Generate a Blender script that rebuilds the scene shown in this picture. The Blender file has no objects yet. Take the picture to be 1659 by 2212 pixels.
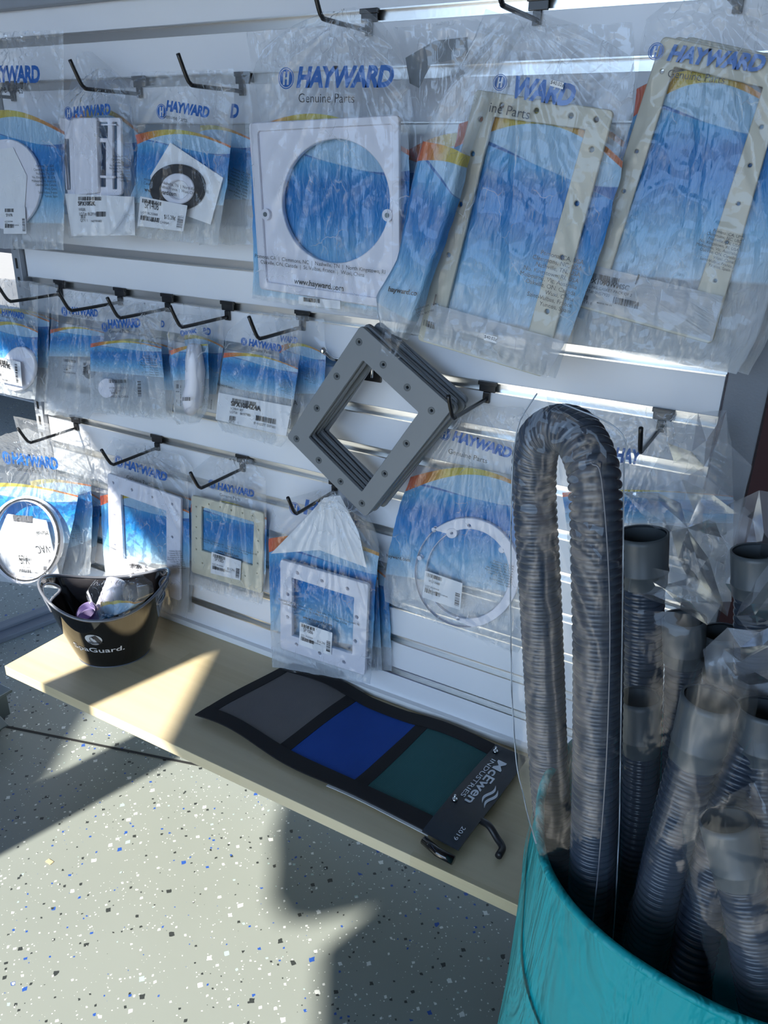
import bpy, bmesh, math, random
from mathutils import Vector, Matrix, noise
R = random.Random(7)
PI = math.pi
S = bpy.context.scene
COL = S.collection

# ------------------------------------------------------------------ camera
CAM = Vector((0, -1.189, 1.232))
RT = Vector((0.8680, 0.4957, 0.0281)).normalized()
UP = Vector((-0.2180, 0.3280, 0.9190)); UP = (UP - RT * UP.dot(RT)).normalized()
FW = UP.cross(RT)
FPX, CX, CY = 1700.0, 829.5, 1106.0
cd = bpy.data.cameras.new('camera'); cam = bpy.data.objects.new('camera', cd); COL.objects.link(cam)
cam.matrix_world = Matrix.Translation(CAM) @ Matrix((RT, UP, -FW)).transposed().to_4x4()
cd.sensor_fit = 'HORIZONTAL'; cd.sensor_width = 36; cd.lens = 36 * FPX / 1659
cd.clip_start = .02; cd.clip_end = 200
S.camera = cam
# ------------------------------------------------------------------ light
SUNV = Vector((.255, 1.0, -.79)).normalized()
sd = bpy.data.lights.new('sun', 'SUN'); sun = bpy.data.objects.new('sun', sd); COL.objects.link(sun)
sun.rotation_euler = SUNV.to_track_quat('-Z', 'Y').to_euler(); sun.location = (-1, -4, 4)
sd.energy = 12.5; sd.angle = math.radians(.55); sd.color = (1, .95, .84)
w = bpy.data.worlds.new('sky'); S.world = w; w.use_nodes = True
nt = w.node_tree; nt.nodes.clear()
tc = nt.nodes.new('ShaderNodeTexCoord'); sp = nt.nodes.new('ShaderNodeSeparateXYZ')
rp = nt.nodes.new('ShaderNodeValToRGB'); bg = nt.nodes.new('ShaderNodeBackground'); wo = nt.nodes.new('ShaderNodeOutputWorld')
nt.links.new(tc.outputs['Generated'], sp.inputs[0]); nt.links.new(sp.outputs[2], rp.inputs[0])
nt.links.new(rp.outputs[0], bg.inputs[0]); nt.links.new(bg.outputs[0], wo.inputs[0])
cr = rp.color_ramp
cr.elements[0].position = 0; cr.elements[0].color = (.54, .73, 1, 1)
cr.elements[1].position = 1; cr.elements[1].color = (.02, .05, .12, 1)
e = cr.elements.new(.30); e.color = (.48, .69, 1, 1)
e = cr.elements.new(.55); e.color = (.08, .14, .28, 1)
bg.inputs[1].default_value = 4.3
S.view_settings.view_transform = 'Standard'; S.view_settings.look = 'None'
S.view_settings.gamma = 1; S.view_settings.use_curve_mapping = False
S.view_settings.exposure = 0.1
S.cycles.transparent_max_bounces = 40; S.cycles.max_bounces = 8
S.cycles.diffuse_bounces = 4; S.cycles.glossy_bounces = 3; S.cycles.transmission_bounces = 6
S.cycles.caustics_reflective = False; S.cycles.caustics_refractive = False
S.cycles.sample_clamp_indirect = 6


# ------------------------------------------------------------------ helpers
def ray(px, py): return FW + RT * ((px - CX) / FPX) - UP * ((py - CY) / FPX)
def at(px, py, Y):                       # photo point -> point on the vertical plane y = Y
    d = ray(px, py); return CAM + d * ((Y - CAM.y) / d.y)
def atz(px, py, Z):
    d = ray(px, py); return CAM + d * ((Z - CAM.z) / d.z)
LOC = {}
def put(name, me, parent=None, mat=None, smooth=False):
    o = bpy.data.objects.new(name, me); COL.objects.link(o)
    if mat is not None and not me.materials: me.materials.append(mat)
    if parent is not None:
        o.parent = parent; L = LOC.get(parent.name, Vector())
        me.transform(Matrix.Translation(-L)); LOC[o.name] = L
    if smooth: me.polygons.foreach_set('use_smooth', [True] * len(me.polygons))
    return o
def mesh(name, V, F, mat, parent=None, smooth=False, uv=None):
    me = bpy.data.meshes.new(name); me.from_pydata([tuple(v) for v in V], [], F)
    if uv is not None:
        l = me.uv_layers.new(name='UVMap')
        for lp in me.loops: l.data[lp.index].uv = uv[lp.vertex_index]
    me.update()
    return put(name, me, parent, mat, smooth)
def thing(name, label, cat, loc, group=None):
    o = bpy.data.objects.new(name, None); COL.objects.link(o); o.location = loc
    o.empty_display_size = .02
    LOC[o.name] = Vector(loc); return tag(o, label, cat, group)
def tag(o, label, cat, group=None):
    o['label'] = label; o['category'] = cat
    if group: o['group'] = group
    return o
def struct(o): o['kind'] = 'structure'; return o
def recenter(o, loc):                    # give a top-level mesh its own origin
    loc = Vector(loc); o.data.transform(Matrix.Translation(-loc)); o.location = loc; LOC[o.name] = loc; return o
def bm_obj(name, bm, mat, parent=None, smooth=False):
    bmesh.ops.recalc_face_normals(bm, faces=bm.faces)
    me = bpy.data.meshes.new(name); bm.to_mesh(me); bm.free(); return put(name, me, parent, mat, smooth)
def bbox(bm, a, b, bev=0, rot=None):     # box between two corners
    a, b = Vector(a), Vector(b); c = (a + b) / 2; s = b - a
    m = Matrix.Translation(c) @ (rot.to_4x4() if rot else Matrix()) @ Matrix.Diagonal((abs(s.x), abs(s.y), abs(s.z), 1))
    r = bmesh.ops.create_cube(bm, size=1, matrix=m)
    if bev:
        es = list({e for v in r['verts'] for e in v.link_edges})
        bmesh.ops.bevel(bm, geom=es, offset=bev, segments=2, affect='EDGES', profile=.6)
    return bm
def box(name, a, b, mat, parent=None, bev=0, rot=None):
    return bm_obj(name, bbox(bmesh.new(), a, b, bev, rot), mat, parent)
def tube(bm, pts, rad, n=12, cap=True, closed=False):
    pts = [Vector(p) for p in pts]; rings = []; N = len(pts)
    rr = rad if isinstance(rad, (list, tuple)) else [rad] * N
    ref = None; lt = None
    for i, p in enumerate(pts):
        if closed: t = pts[(i + 1) % N] - pts[i - 1]
        else: t = pts[min(i + 1, N - 1)] - pts[max(i - 1, 0)]
        if t.length < 1e-7: t = lt.copy()
        t.normalize(); lt = t
        if ref is None: ref = t.orthogonal().normalized()
        ref = (ref - t * ref.dot(t)).normalized(); b = t.cross(ref)
        rings.append([bm.verts.new(p + (ref * math.cos(2 * PI * k / n) + b * math.sin(2 * PI * k / n)) * rr[i]) for k in range(n)])
    M = N if closed else N - 1
    for i in range(M):
        A, B = rings[i], rings[(i + 1) % N]
        for k in range(n): bm.faces.new((A[k], A[(k + 1) % n], B[(k + 1) % n], B[k]))
    if cap and not closed: bm.faces.new(rings[0][::-1]); bm.faces.new(rings[-1])
    return bm
def smoothpath(pts, n):
    pts = [Vector(p) for p in pts]; out = []
    P = [pts[0] * 2 - pts[1]] + pts + [pts[-1] * 2 - pts[-2]]
    for i in range(1, len(P) - 2):
        for k in range(n):
            t = k / n; a, b, c, d = P[i - 1], P[i], P[i + 1], P[i + 2]
            out.append(.5 * ((2 * b) + (c - a) * t + (2 * a - 5 * b + 4 * c - d) * t * t + (3 * b - a - 3 * c + d) * t ** 3))
    out.append(pts[-1]); return out
def curve_mesh(cu):
    o = bpy.data.objects.new('tmp', cu); COL.objects.link(o)
    dg = bpy.context.evaluated_depsgraph_get(); me = bpy.data.meshes.new_from_object(o.evaluated_get(dg))
    bpy.data.objects.remove(o); return me
def rounded(poly, r, n=5):
    if not r: return poly
    out = []; N = len(poly)
    for i in range(N):
        p = Vector(poly[i]); a = Vector(poly[i - 1]) - p; b = Vector(poly[(i + 1) % N]) - p
        k = min(r, a.length * .45, b.length * .45); A = p + a.normalized() * k; B = p + b.normalized() * k
        for j in range(n + 1):
            t = j / n; out.append(tuple(A * (1 - t) ** 2 + p * 2 * t * (1 - t) + B * t * t))
    return out
def plate(name, loops, Y, thick, mat, parent=None, bev=0.0):
    """flat part parallel to the wall; loops are (x, z) outlines, first is the outside"""
    cu = bpy.data.curves.new('t', 'CURVE'); cu.dimensions = '2D'; cu.fill_mode = 'BOTH'
    cu.extrude = max(thick / 2 - bev, 0); cu.bevel_depth = bev; cu.bevel_resolution = 1
    for lp in loops:
        s = cu.splines.new('POLY'); s.points.add(len(lp) - 1); s.use_cyclic_u = True
        for i, q in enumerate(lp): s.points[i].co = (q[0], q[1], 0, 1)
    if thick <= 0: cu.fill_mode = 'BOTH'
    me = curve_mesh(cu); me.transform(Matrix.Translation((0, Y, 0)) @ Matrix.Rotation(PI / 2, 4, 'X'))
    bpy.data.curves.remove(cu); me.materials.clear()
    return put(name, me, parent, mat)
def xz(pts, Y): return [(lambda v: (v.x, v.z))(at(p[0], p[1], Y)) for p in pts]
def circ(c, r, n=16): return [(c[0] + r * math.cos(2 * PI * k / n), c[1] + r * math.sin(2 * PI * k / n)) for k in range(n)]
def ell(cx, cy, rx, ry, n=48, rot=0):    # ellipse outline in photo pixels
    c, s = math.cos(rot), math.sin(rot)
    return [(cx + rx * math.cos(t) * c - ry * math.sin(t) * s, cy + rx * math.cos(t) * s + ry * math.sin(t) * c)
            for t in [2 * PI * k / n for k in range(n)]]
TXT = {}
def text_src(s, bold, shear, align='LEFT', sp=1.0):
    k = (s, bold, shear, align, sp)
    if k not in TXT:
        cu = bpy.data.curves.new('t', 'FONT'); cu.body = s; cu.size = 1; cu.offset = bold; cu.shear = shear
        cu.align_x = align; cu.fill_mode = 'FRONT'; cu.resolution_u = 3; cu.space_line = 1.0; cu.space_character = sp
        me = curve_mesh(cu); bpy.data.curves.remove(cu); me.materials.clear()
        first = s.split('\n')[0]
        xs = [v.co.x for v in me.vertices]; TXT[k] = (me, min(xs), max(xs))
    return TXT[k]
def text(name, s, pa, pb, Y, mat, parent, bold=0, shear=0, hf=1.0, align='LEFT', frame=None, wmax=None, sp=1.0):
    """writing whose baseline runs from photo point pa to pb on plane y=Y (or on a given frame)"""
    me, x0, x1 = text_src(s, bold, shear, align, sp); me = me.copy()
    if frame: A, B, N = frame
    else: A, B, N = at(pa[0], pa[1], Y), at(pb[0], pb[1], Y), Vector((0, -1, 0))
    X = (B - A); L = X.length; X.normalize(); U = N.cross(X)
    wd = wmax if wmax else (x1 - x0); s_ = L / wd
    if align == 'RIGHT': org = B - X * (x1 * s_)
    else: org = A - X * (x0 * s_)
    M = Matrix.Translation(org) @ Matrix((X * s_, U * s_ * hf, N * s_)).transposed().to_4x4()
    me.transform(M); return put(name, me, parent, mat)
def barcode(name, quad, Y, mat, parent, n=22, frame=None, seed=0):
    r = random.Random(seed + int(quad[0][0]) if quad else seed)
    P = frame if frame else [at(q[0], q[1], Y) for q in quad]
    V = []; F = []; t = 0
    while t < 1:
        wd = r.choice((.5, 1, 1, 2)) / (n * 2.2); t2 = min(1, t + wd)
        b = len(V); V += [P[0].lerp(P[1], t), P[0].lerp(P[1], t2), P[3].lerp(P[2], t2), P[3].lerp(P[2], t)]
        F.append((b + 3, b + 2, b + 1, b)); t = t2 + r.choice((.5, 1, 1.5)) / (n * 2.2)
    return mesh(name, V, F, mat, parent)

# ------------------------------------------------------------------ materials
class G:                                  # tiny node expression builder
    def __init__(s, name):
        s.m = bpy.data.materials.new(name); s.m.use_nodes = True; s.t = s.m.node_tree
        s.t.nodes.clear(); s.out = s.t.nodes.new('ShaderNodeOutputMaterial')
    def n(s, typ, **kw):
        nd = s.t.nodes.new('ShaderNode' + typ)
        for k, v in kw.items():
            if hasattr(nd, k): setattr(nd, k, v)
        return nd
    def set(s, sock, v):
        if isinstance(v, bpy.types.NodeSocket): s.t.links.new(v, sock)
        elif isinstance(v, (tuple, list)) and len(v) == 3 and sock.type == 'RGBA': sock.default_value = (*v, 1)
        else: sock.default_value = v
    def math(s, op, a, b=0, c=0):
        nd = s.n('Math', operation=op); s.set(nd.inputs[0], a); s.set(nd.inputs[1], b); s.set(nd.inputs[2], c); return nd.outputs[0]
    def mix(s, f, a, b):
        nd = s.n('Mix', data_type='RGBA'); s.set(nd.inputs[0], f); s.set(nd.inputs[6], a); s.set(nd.inputs[7], b); return nd.outputs[2]
    def step(s, a, lo, hi):              # smooth 0..1 ramp
        nd = s.n('MapRange', interpolation_type='SMOOTHSTEP'); s.set(nd.inputs[0], a); s.set(nd.inputs[1], lo); s.set(nd.inputs[2], hi); return nd.outputs[0]
    def noise(s, vec=None, scale=5, detail=3, rough=.5, dist=0):
        nd = s.n('TexNoise'); nd.inputs['Scale'].default_value = scale; nd.inputs['Detail'].default_value = detail
        nd.inputs['Roughness'].default_value = rough; nd.inputs['Distortion'].default_value = dist
        if vec is not None: s.set(nd.inputs['Vector'], vec)
        return nd.outputs[0]
    def obj(s): return s.n('TexCoord').outputs['Object']
    def uv(s): return s.n('TexCoord').outputs['UV']
    def scale(s, vec, v, loc=(0, 0, 0), rot=(0, 0, 0)):
        nd = s.n('Mapping'); s.set(nd.inputs[0], vec); nd.inputs[3].default_value = v; nd.inputs[1].default_value = loc; nd.inputs[2].default_value = rot; return nd.outputs[0]
    def bump(s, h, st=.3, d=.01, normal=None):
        nd = s.n('Bump'); nd.inputs['Strength'].default_value = st; nd.inputs['Distance'].default_value = d; s.set(nd.inputs['Height'], h)
        if normal: s.set(nd.inputs['Normal'], normal)
        return nd.outputs[0]
    def bsdf(s, col, rough=.5, metal=0, normal=None, **kw):
        b = s.n('BsdfPrincipled'); s.set(b.inputs['Base Color'], col); s.set(b.inputs['Roughness'], rough); s.set(b.inputs['Metallic'], metal)
        if normal: s.set(b.inputs['Normal'], normal)
        for k, v in kw.items(): s.set(b.inputs[k.replace('_', ' ')], v)
        return b.outputs[0]
    def mixs(s, f, a, b):
        nd = s.n('MixShader'); s.set(nd.inputs[0], f); s.t.links.new(a, nd.inputs[1]); s.t.links.new(b, nd.inputs[2]); return nd.outputs[0]
    def done(s, sh): s.t.links.new(sh, s.out.inputs[0]); return s.m
def plain(name, col, rough=.5, metal=0, nsc=0, nst=.1, var=0, **kw):
    g = G(name); o = g.obj(); c = col
    if var: c = g.mix(g.noise(o, 14, 4), tuple(k * (1 - var) for k in col), tuple(min(1, k * (1 + var)) for k in col))
    nb = g.bump(g.noise(o, nsc, 3), nst, .002) if nsc else None
    return g.done(g.bsdf(c, rough, metal, nb, **kw))

M = {}
M['laminate'] = plain('white laminate', (.82, .82, .84), .28, var=.02)
M['alu'] = plain('brushed aluminium', (.78, .77, .74), .28, 1, nsc=120, nst=.05)
M['groove'] = plain('dark groove', (.03, .03, .03), .7)
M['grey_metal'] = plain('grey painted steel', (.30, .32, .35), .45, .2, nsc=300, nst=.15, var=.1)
M['slot'] = plain('slot black', (.01, .01, .01), .8)
M['black_metal'] = plain('black hook', (.012, .012, .014), .3)
M['chrome'] = plain('zinc plated', (.75, .76, .78), .15, 1)
M['red_wall'] = plain('dark red wall', (.05, .010, .008), .6, var=.2)
M['light_blocker'] = plain('light_blocker', (.22, .22, .24), .8, var=.1)
M['white_plastic'] = plain('white plastic', (.80, .79, .86), .32)
M['ivory'] = plain('ivory gasket', (.66, .61, .47), .5, var=.04)
M['tan'] = plain('tan gasket', (.58, .55, .45), .5, var=.05)
M['gasket_grey'] = plain('grey gasket', (.20, .215, .23), .38, nsc=200, nst=.04, var=.06)
M['hole'] = plain('hole dark', (.02, .02, .025), .6)
M['paper'] = plain('white paper', (.83, .83, .85), .6)
M['ink'] = plain('black ink', (.012, .012, .015), .45)
M['grey_ink'] = plain('grey ink', (.10, .10, .11), .5)
M['logo_blue'] = plain('logo blue', (.004, .11, .42), .35)
M['rubber'] = plain('black rubber', (.014, .014, .016), .4)
M['dark_plastic'] = plain('dark gloss', (.004, .004, .005), .05, Coat_Weight=.5)
M['lavender'] = plain('lavender plastic', (.50, .42, .72), .3)
M['lilac'] = plain('white lilac plastic', (.78, .76, .88), .25)
M['purple'] = plain('purple plastic', (.42, .22, .45), .35)
M['silver_ink'] = plain('silver print', (.55, .56, .58), .3)
M['card_black'] = plain('black card', (.022, .026, .032), .25)
M['white_ink'] = plain('white print', (.72, .76, .82), .4)
M['caster'] = plain('caster steel', (.14, .17, .18), .35, .7)
M['shelf_white'] = plain('white edge', (.8, .8, .8), .4)

def film_mat(name, milky=.028, tint=(.965, .975, .985), rough=.09, crink=.7, spec=1.5, fold=0.4, base=.0, gain=.72, crease_glint=.5):
    g = G(name); uv = g.uv()
    n1 = g.noise(uv, 14, 2, .5, .4)
    v = g.n('TexVoronoi', feature='F1'); v.inputs['Scale'].default_value = 22; g.set(v.inputs['Vector'], uv)
    n2 = g.noise(g.scale(uv, (60, 9, 1)), 1.0, 2, .5, .6)
    h = g.math('ADD', g.math('MULTIPLY', n1, .9), g.math('MULTIPLY', v.outputs['Distance'], .5 * crink))
    h = g.math('ADD', h, g.math('MULTIPLY', n2, fold))
    nb = g.bump(h, .30, .006)
    tr = g.n('BsdfTransparent'); g.set(tr.inputs[0], tint)
    gl = g.n('BsdfGlossy'); g.set(gl.inputs['Color'], (.95, .97, 1)); gl.inputs['Roughness'].default_value = rough; g.t.links.new(nb, gl.inputs['Normal'])
    fr = g.n('Fresnel'); fr.inputs[0].default_value = spec; g.t.links.new(nb, fr.inputs['Normal'])
    df = g.n('BsdfDiffuse'); g.set(df.inputs[0], (.85, .88, .93)); g.t.links.new(nb, df.inputs['Normal'])
    tl = g.n('BsdfTranslucent'); g.set(tl.inputs[0], (.85, .88, .93))
    mk = g.mixs(.5, df.outputs[0], tl.outputs[0])
    if crease_glint:                            # white crease lines and streaks painted in for film glints
        wv = g.n('VectorMath', operation='MULTIPLY_ADD'); nz = g.n('TexNoise'); g.set(nz.inputs['Vector'], uv); nz.inputs['Scale'].default_value = 18
        g.set(wv.inputs[0], nz.outputs[1]); wv.inputs[1].default_value = (.05, .05, 0); g.set(wv.inputs[2], g.scale(uv, (1, .55, 1)))
        ve = g.n('TexVoronoi', feature='DISTANCE_TO_EDGE'); ve.inputs['Scale'].default_value = 17; g.set(ve.inputs['Vector'], wv.outputs[0])
        pt = g.step(g.noise(uv, 7, 3), .48, .66)
        line = g.math('MULTIPLY', g.math('SUBTRACT', 1, g.step(ve.outputs['Distance'], .0, .035)), pt)
        st = g.step(g.noise(g.scale(uv, (75, 3.5, 1)), 1.0, 2, .5, .4), .66, .72)
        st = g.math('MULTIPLY', st, g.step(g.noise(uv, 5, 2), .5, .6))
        milky = g.math('MAXIMUM', milky, g.math('MULTIPLY', g.math('MAXIMUM', line, g.math('MULTIPLY', st, .8)), crease_glint))
    a = g.mixs(milky, tr.outputs[0], mk)
    f = g.math('MINIMUM', g.math('ADD', g.math('MULTIPLY', fr.outputs[0], gain), base), .6)
    return g.done(g.mixs(f, a, gl.outputs[0]))
M['film'] = film_mat('clear bag film')
M['film_soft'] = film_mat('soft clear film', milky=.06, crink=.4, fold=.3, crease_glint=.25)
M['film_crumple'] = film_mat('crumpled film', milky=.06, crink=1.6, fold=.9, gain=1.1, crease_glint=.7)
M['sleeve_clear'] = film_mat('tall hose sleeve', milky=.02, crink=.2, fold=.25, rough=.04, gain=.6, crease_glint=.12)
M['sleeve_haze'] = film_mat('hazy hose sleeve', milky=.055, crink=.3, fold=.2, rough=.07, gain=.6, crease_glint=.12)
M['film_loose'] = film_mat('loose hazy film', milky=.27, crink=.15, fold=.1, rough=.2, gain=.7, crease_glint=.2)
M['sleeve'] = film_mat('clear hose sleeve', milky=.012, crink=.05, fold=.05, rough=.04, gain=.5, crease_glint=.1)

def print_mat(name, sat=1.0):
    g = G(name); sp = g.n('SeparateXYZ'); g.set(sp.inputs[0], g.uv()); u, v = sp.outputs[0], sp.outputs[1]
    sinu = g.math('SINE', g.math('MULTIPLY_ADD', u, 2.7, .35))
    c1 = g.math('MULTIPLY_ADD', sinu, .20, .80)                       # orange / yellow arc
    th = g.math('MULTIPLY_ADD', g.math('POWER', g.math('SUBTRACT', 1.0, u), 2), .055, .014)
    d1 = g.math('ABSOLUTE', g.math('SUBTRACT', v, c1)); arc = g.math('SUBTRACT', 1, g.step(g.math('SUBTRACT', d1, th), -.002, .004))
    below = g.math('SUBTRACT', 1, g.step(g.math('SUBTRACT', v, c1), -.002, .004))
    c2 = g.math('MULTIPLY_ADD', g.math('SINE', g.math('MULTIPLY_ADD', u, -3.4, 4.5)), -.09, .80)     # top of the dark wave
    c3 = g.math('MULTIPLY_ADD', u, -.22, .88)                          # falling light wave
    w2 = g.math('SUBTRACT', 1, g.step(g.math('SUBTRACT', v, c2), -.002, .006))
    w3 = g.math('SUBTRACT', 1, g.step(g.math('SUBTRACT', v, c3), -.002, .006))
    rp = g.n('ValToRGB'); g.set(rp.inputs[0], v); r = rp.color_ramp
    r.elements[0].position = 0; r.elements[0].color = (.58, .74, .86, 1)
    r.elements[1].position = 1; r.elements[1].color = (.30, .58, .85, 1)
    for p, c in ((.22, (.22, .53, .82)), (.48, (.012, .25, .66)), (.64, (.015, .22, .60)), (.76, (.06, .36, .72))):
        e = r.elements.new(p); e.color = (*c, 1)
    body = rp.outputs[0]
    deep = g.math('MULTIPLY', w2, g.math('SUBTRACT', 1, w3))
    col = g.mix(g.math('MULTIPLY', g.math('SUBTRACT', 1, w3), .75), body, (.50, .70, .86))
    col = g.mix(g.math('MULTIPLY', deep, .9), col, (.008, .13, .45))
    ar = g.n('ValToRGB'); g.set(ar.inputs[0], u); a_ = ar.color_ramp
    a_.elements[0].position = .0; a_.elements[0].color = (.70, .10, .04, 1); a_.elements[1].position = 1; a_.elements[1].color = (.55, .14, .05, 1)
    for p, c in ((.13, (.72, .22, .05)), (.3, (.66, .50, .07)), (.55, (.62, .56, .12)), (.75, (.62, .32, .08))):
        e = a_.elements.new(p); e.color = (*c, 1)
    col = g.mix(arc, col, ar.outputs[0])
    pale = g.math('SUBTRACT', 1, g.step(v, -.015, .005))               # white strip under the print
    col = g.mix(pale, col, (.72, .76, .80))
    alpha = g.math('MAXIMUM', below, arc)
    alpha = g.math('MULTIPLY', alpha, g.math('MULTIPLY_ADD', pale, -.45, .96))
    alpha = g.math('MAXIMUM', alpha, .16)
    clear = g.math('SUBTRACT', 1, g.math('MAXIMUM', below, arc))
    col = g.mix(clear, col, (.8, .82, .84))
    nb = g.bump(g.noise(g.scale(g.uv(), (9, 3, 1)), 3, 3, .55, .5), .5, .01)
    df = g.bsdf(col, .3, 0, nb); tl = g.n('BsdfTranslucent'); g.set(tl.inputs[0], col)
    tr = g.n('BsdfTransparent')
    return g.done(g.mixs(alpha, tr.outputs[0], g.mixs(.22, df, tl.outputs[0])))
M['print'] = print_mat('printed bag back')

def floor_mat():
    g = G('flake epoxy floor'); o = g.obj()
    col = g.mix(g.noise(o, 3, 4), (.20, .222, .205), (.235, .257, .24))
    d = g.n('TexNoise'); d.inputs['Scale'].default_value = 90; g.set(d.inputs['Vector'], o)
    vm = g.n('VectorMath', operation='MULTIPLY_ADD'); g.set(vm.inputs[0], d.outputs[1]); vm.inputs[1].default_value = (.006, .006, .006); g.set(vm.inputs[2], o)
    for sc, thr, keep, seed, cols in ((46, .28, .72, 1, 'mix'), (92, .32, .78, 2, 'mix'), (170, .30, .88, 3, 'white')):
        vo = g.n('TexVoronoi', feature='F1', distance='MANHATTAN', voronoi_dimensions='2D'); vo.inputs['Scale'].default_value = sc
        g.set(vo.inputs['Vector'], g.scale(vm.outputs[0], (1, 1, 1), (seed * 3.1, seed * 1.7, 0)))
        s3 = g.n('SeparateColor'); g.set(s3.inputs[0], vo.outputs['Color'])
        m = g.math('MULTIPLY', g.math('LESS_THAN', vo.outputs['Distance'], g.math('MULTIPLY', s3.outputs[1], thr)), g.math('GREATER_THAN', s3.outputs[0], keep))
        if cols == 'mix':
            rr = g.n('ValToRGB'); g.set(rr.inputs[0], s3.outputs[2]); rr.color_ramp.interpolation = 'CONSTANT'
            rr.color_ramp.elements[0].color = (.03, .035, .035, 1); rr.color_ramp.elements[1].position = .80; rr.color_ramp.elements[1].color = (.02, .075, .32, 1)
            e = rr.color_ramp.elements.new(.36); e.color = (.62, .64, .62, 1); e = rr.color_ramp.elements.new(.74); e.color = (.34, .44, .43, 1)
            c = rr.outputs[0]
        else: c = (.60, .62, .60)
        col = g.mix(m, col, c)
    return g.done(g.bsdf(col, .42, 0, g.bump(g.noise(o, 25, 3), .08, .002)))
M['floor'] = floor_mat()
def wood_mat():
    g = G('pale maple laminate'); o = g.obj()
    gr = g.noise(g.scale(o, (3, 60, 60)), 1, 5, .6, .3); gr2 = g.noise(g.scale(o, (14, 260, 260)), 1, 3, .6)
    br = g.n('TexBrick'); g.set(br.inputs['Vector'], g.scale(o, (1, 1, 1))); br.inputs['Scale'].default_value = 5.5
    br.inputs['Mortar Size'].default_value = 0; br.inputs['Brick Width'].default_value = 1.9; br.inputs['Row Height'].default_value = .22
    g.set(br.inputs['Color1'], (0, 0, 0)); g.set(br.inputs['Color2'], (1, 1, 1))
    c = g.mix(gr, (.46, .36, .20), (.66, .56, .36)); c = g.mix(g.math('MULTIPLY', br.outputs[0], .55), c, (.70, .61, .43))
    c = g.mix(g.math('MULTIPLY', gr2, .35), c, (.58, .47, .29))
    return g.done(g.bsdf(c, .35, 0, g.bump(gr2, .05, .001)))
M['wood'] = wood_mat()
def cloth(name, col, sc=900, r=.8):
    g = G(name); o = g.obj()
    wv = g.n('TexWave', wave_type='BANDS', bands_direction='X'); wv.inputs['Scale'].default_value = sc / 6; g.set(wv.inputs['Vector'], o)
    wv2 = g.n('TexWave', wave_type='BANDS', bands_direction='Y'); wv2.inputs['Scale'].default_value = sc / 6; g.set(wv2.inputs['Vector'], o)
    h = g.math('ADD', wv.outputs[1], wv2.outputs[1])
    c = g.mix(g.noise(o, 12, 4), tuple(k * .85 for k in col), tuple(k * 1.12 for k in col))
    return g.done(g.bsdf(c, r, 0, g.bump(h, .35, .001)))
M['webbing'] = cloth('black webbing', (.006, .006, .008), 1800, .85)
M['cloth_grey'] = cloth('grey mesh cloth', (.15, .14, .14)); M['cloth_blue'] = cloth('blue mesh cloth', (.004, .06, .34))
M['cloth_green'] = cloth('green mesh cloth', (.018, .10, .105))
def teal_mat():
    g = G('teal nylon'); o = g.obj()
    h = g.noise(g.scale(o, (9, 9, 3), rot=(.3, .5, 0)), 1.6, 4, .55, 1.0)
    c = g.mix(g.noise(o, 6, 3), (.0, .37, .40), (.008, .50, .52))
    df = g.bsdf(c, .45, 0, g.bump(h, .8, .03)); tl = g.n('BsdfTranslucent'); g.set(tl.inputs[0], (.01, .5, .55))
    return g.done(g.mixs(.25, df, tl.outputs[0]))
M['teal'] = teal_mat()
M['hose'] = plain('grey blue hose', (.036, .050, .074), .26, nsc=60, nst=.05, var=.08)
M['cuff'] = plain('grey hose cuff', (.075, .09, .10), .4, var=.06)
M['bucket_in'] = plain('bucket plastic', (.006, .005, .008), .06)
M['rim_clear'] = plain('clear rim', (.14, .15, .18), .08, Coat_Weight=.4)
M['edge_film'] = plain('film edge', (.45, .50, .56), .2)
M['shaded_steel'] = plain('shaded grey steel', (.15, .17, .20), .45, .2, nsc=300, nst=.15, var=.1)  # grey steel with the right upright's shade in the colour; track shares it
M['ground'] = plain('sunlit concrete', (.26, .235, .20), .8, var=.06)
M['sky_glass'] = M['paper']

# ------------------------------------------------------------------ setting
fl = struct(box('floor', (-4.6, -5.2, -.06), (3.2, 1.6, 0), M['floor']))
gp = struct(mesh('floor_outdoor', [(-40, -40, -.065), (40, -40, -.065), (40, 40, -.065), (-40, 40, -.065)], [(0, 1, 2, 3)], M['ground']))
struct(box('trim_1', (-1.74, -.245, 0.0), (-.9, -.239, .0012), M['slot'], rot=Matrix.Rotation(.28, 3, 'Z')))
# floor door track seen on the far left
tr = bmesh.new(); rz = Matrix.Rotation(1.35, 3, 'Z')
bbox(tr, (-2.35, .0, .0), (-1.35, .09, .016), .003, rz); bbox(tr, (-2.35, .035, .016), (-1.35, .05, .026), .002, rz)
struct(bm_obj('trim_2', tr, M['shaded_steel']))
struct(box('wall_back', (-.20, .5, 0), (3.2, .58, 2.7), M['red_wall']))
struct(box('sky_blocker_far', (-5.0, 1.62, .80), (-1.9, 1.70, 2.7), M['light_blocker']))  # added panel that blocks sky above the gap at back left
struct(box('sky_blocker_low', (-5.0, 1.62, 0), (-1.9, 1.70, .50), M['light_blocker']))  # added low panel that keeps light off the left floor
struct(box('sky_blocker_side', (-5.0, -.3, 0), (-4.9, 1.62, .42), M['light_blocker']))  # added pair of panels cutting sky light from the left back
struct(box('sky_blocker_side', (-5.0, -.3, .74), (-4.9, 1.62, 2.7), M['light_blocker']))
struct(box('sky_blocker_left', (-5.0, -5.2, 0), (-4.9, -.3, 2.7), M['light_blocker']))  # unseen panel added to block the sky from the front left
for i, (a, b) in enumerate((((-4.9, 0), (-3.6, 2.66)), ((2.0, 0), (2.6, 2.66)))):
    struct(box('sky_blocker_front', (a[0], -5.2, a[1]), (b[0], -5.1, b[1]), M['light_blocker']))  # unseen pieces added to narrow the front sky opening
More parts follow.
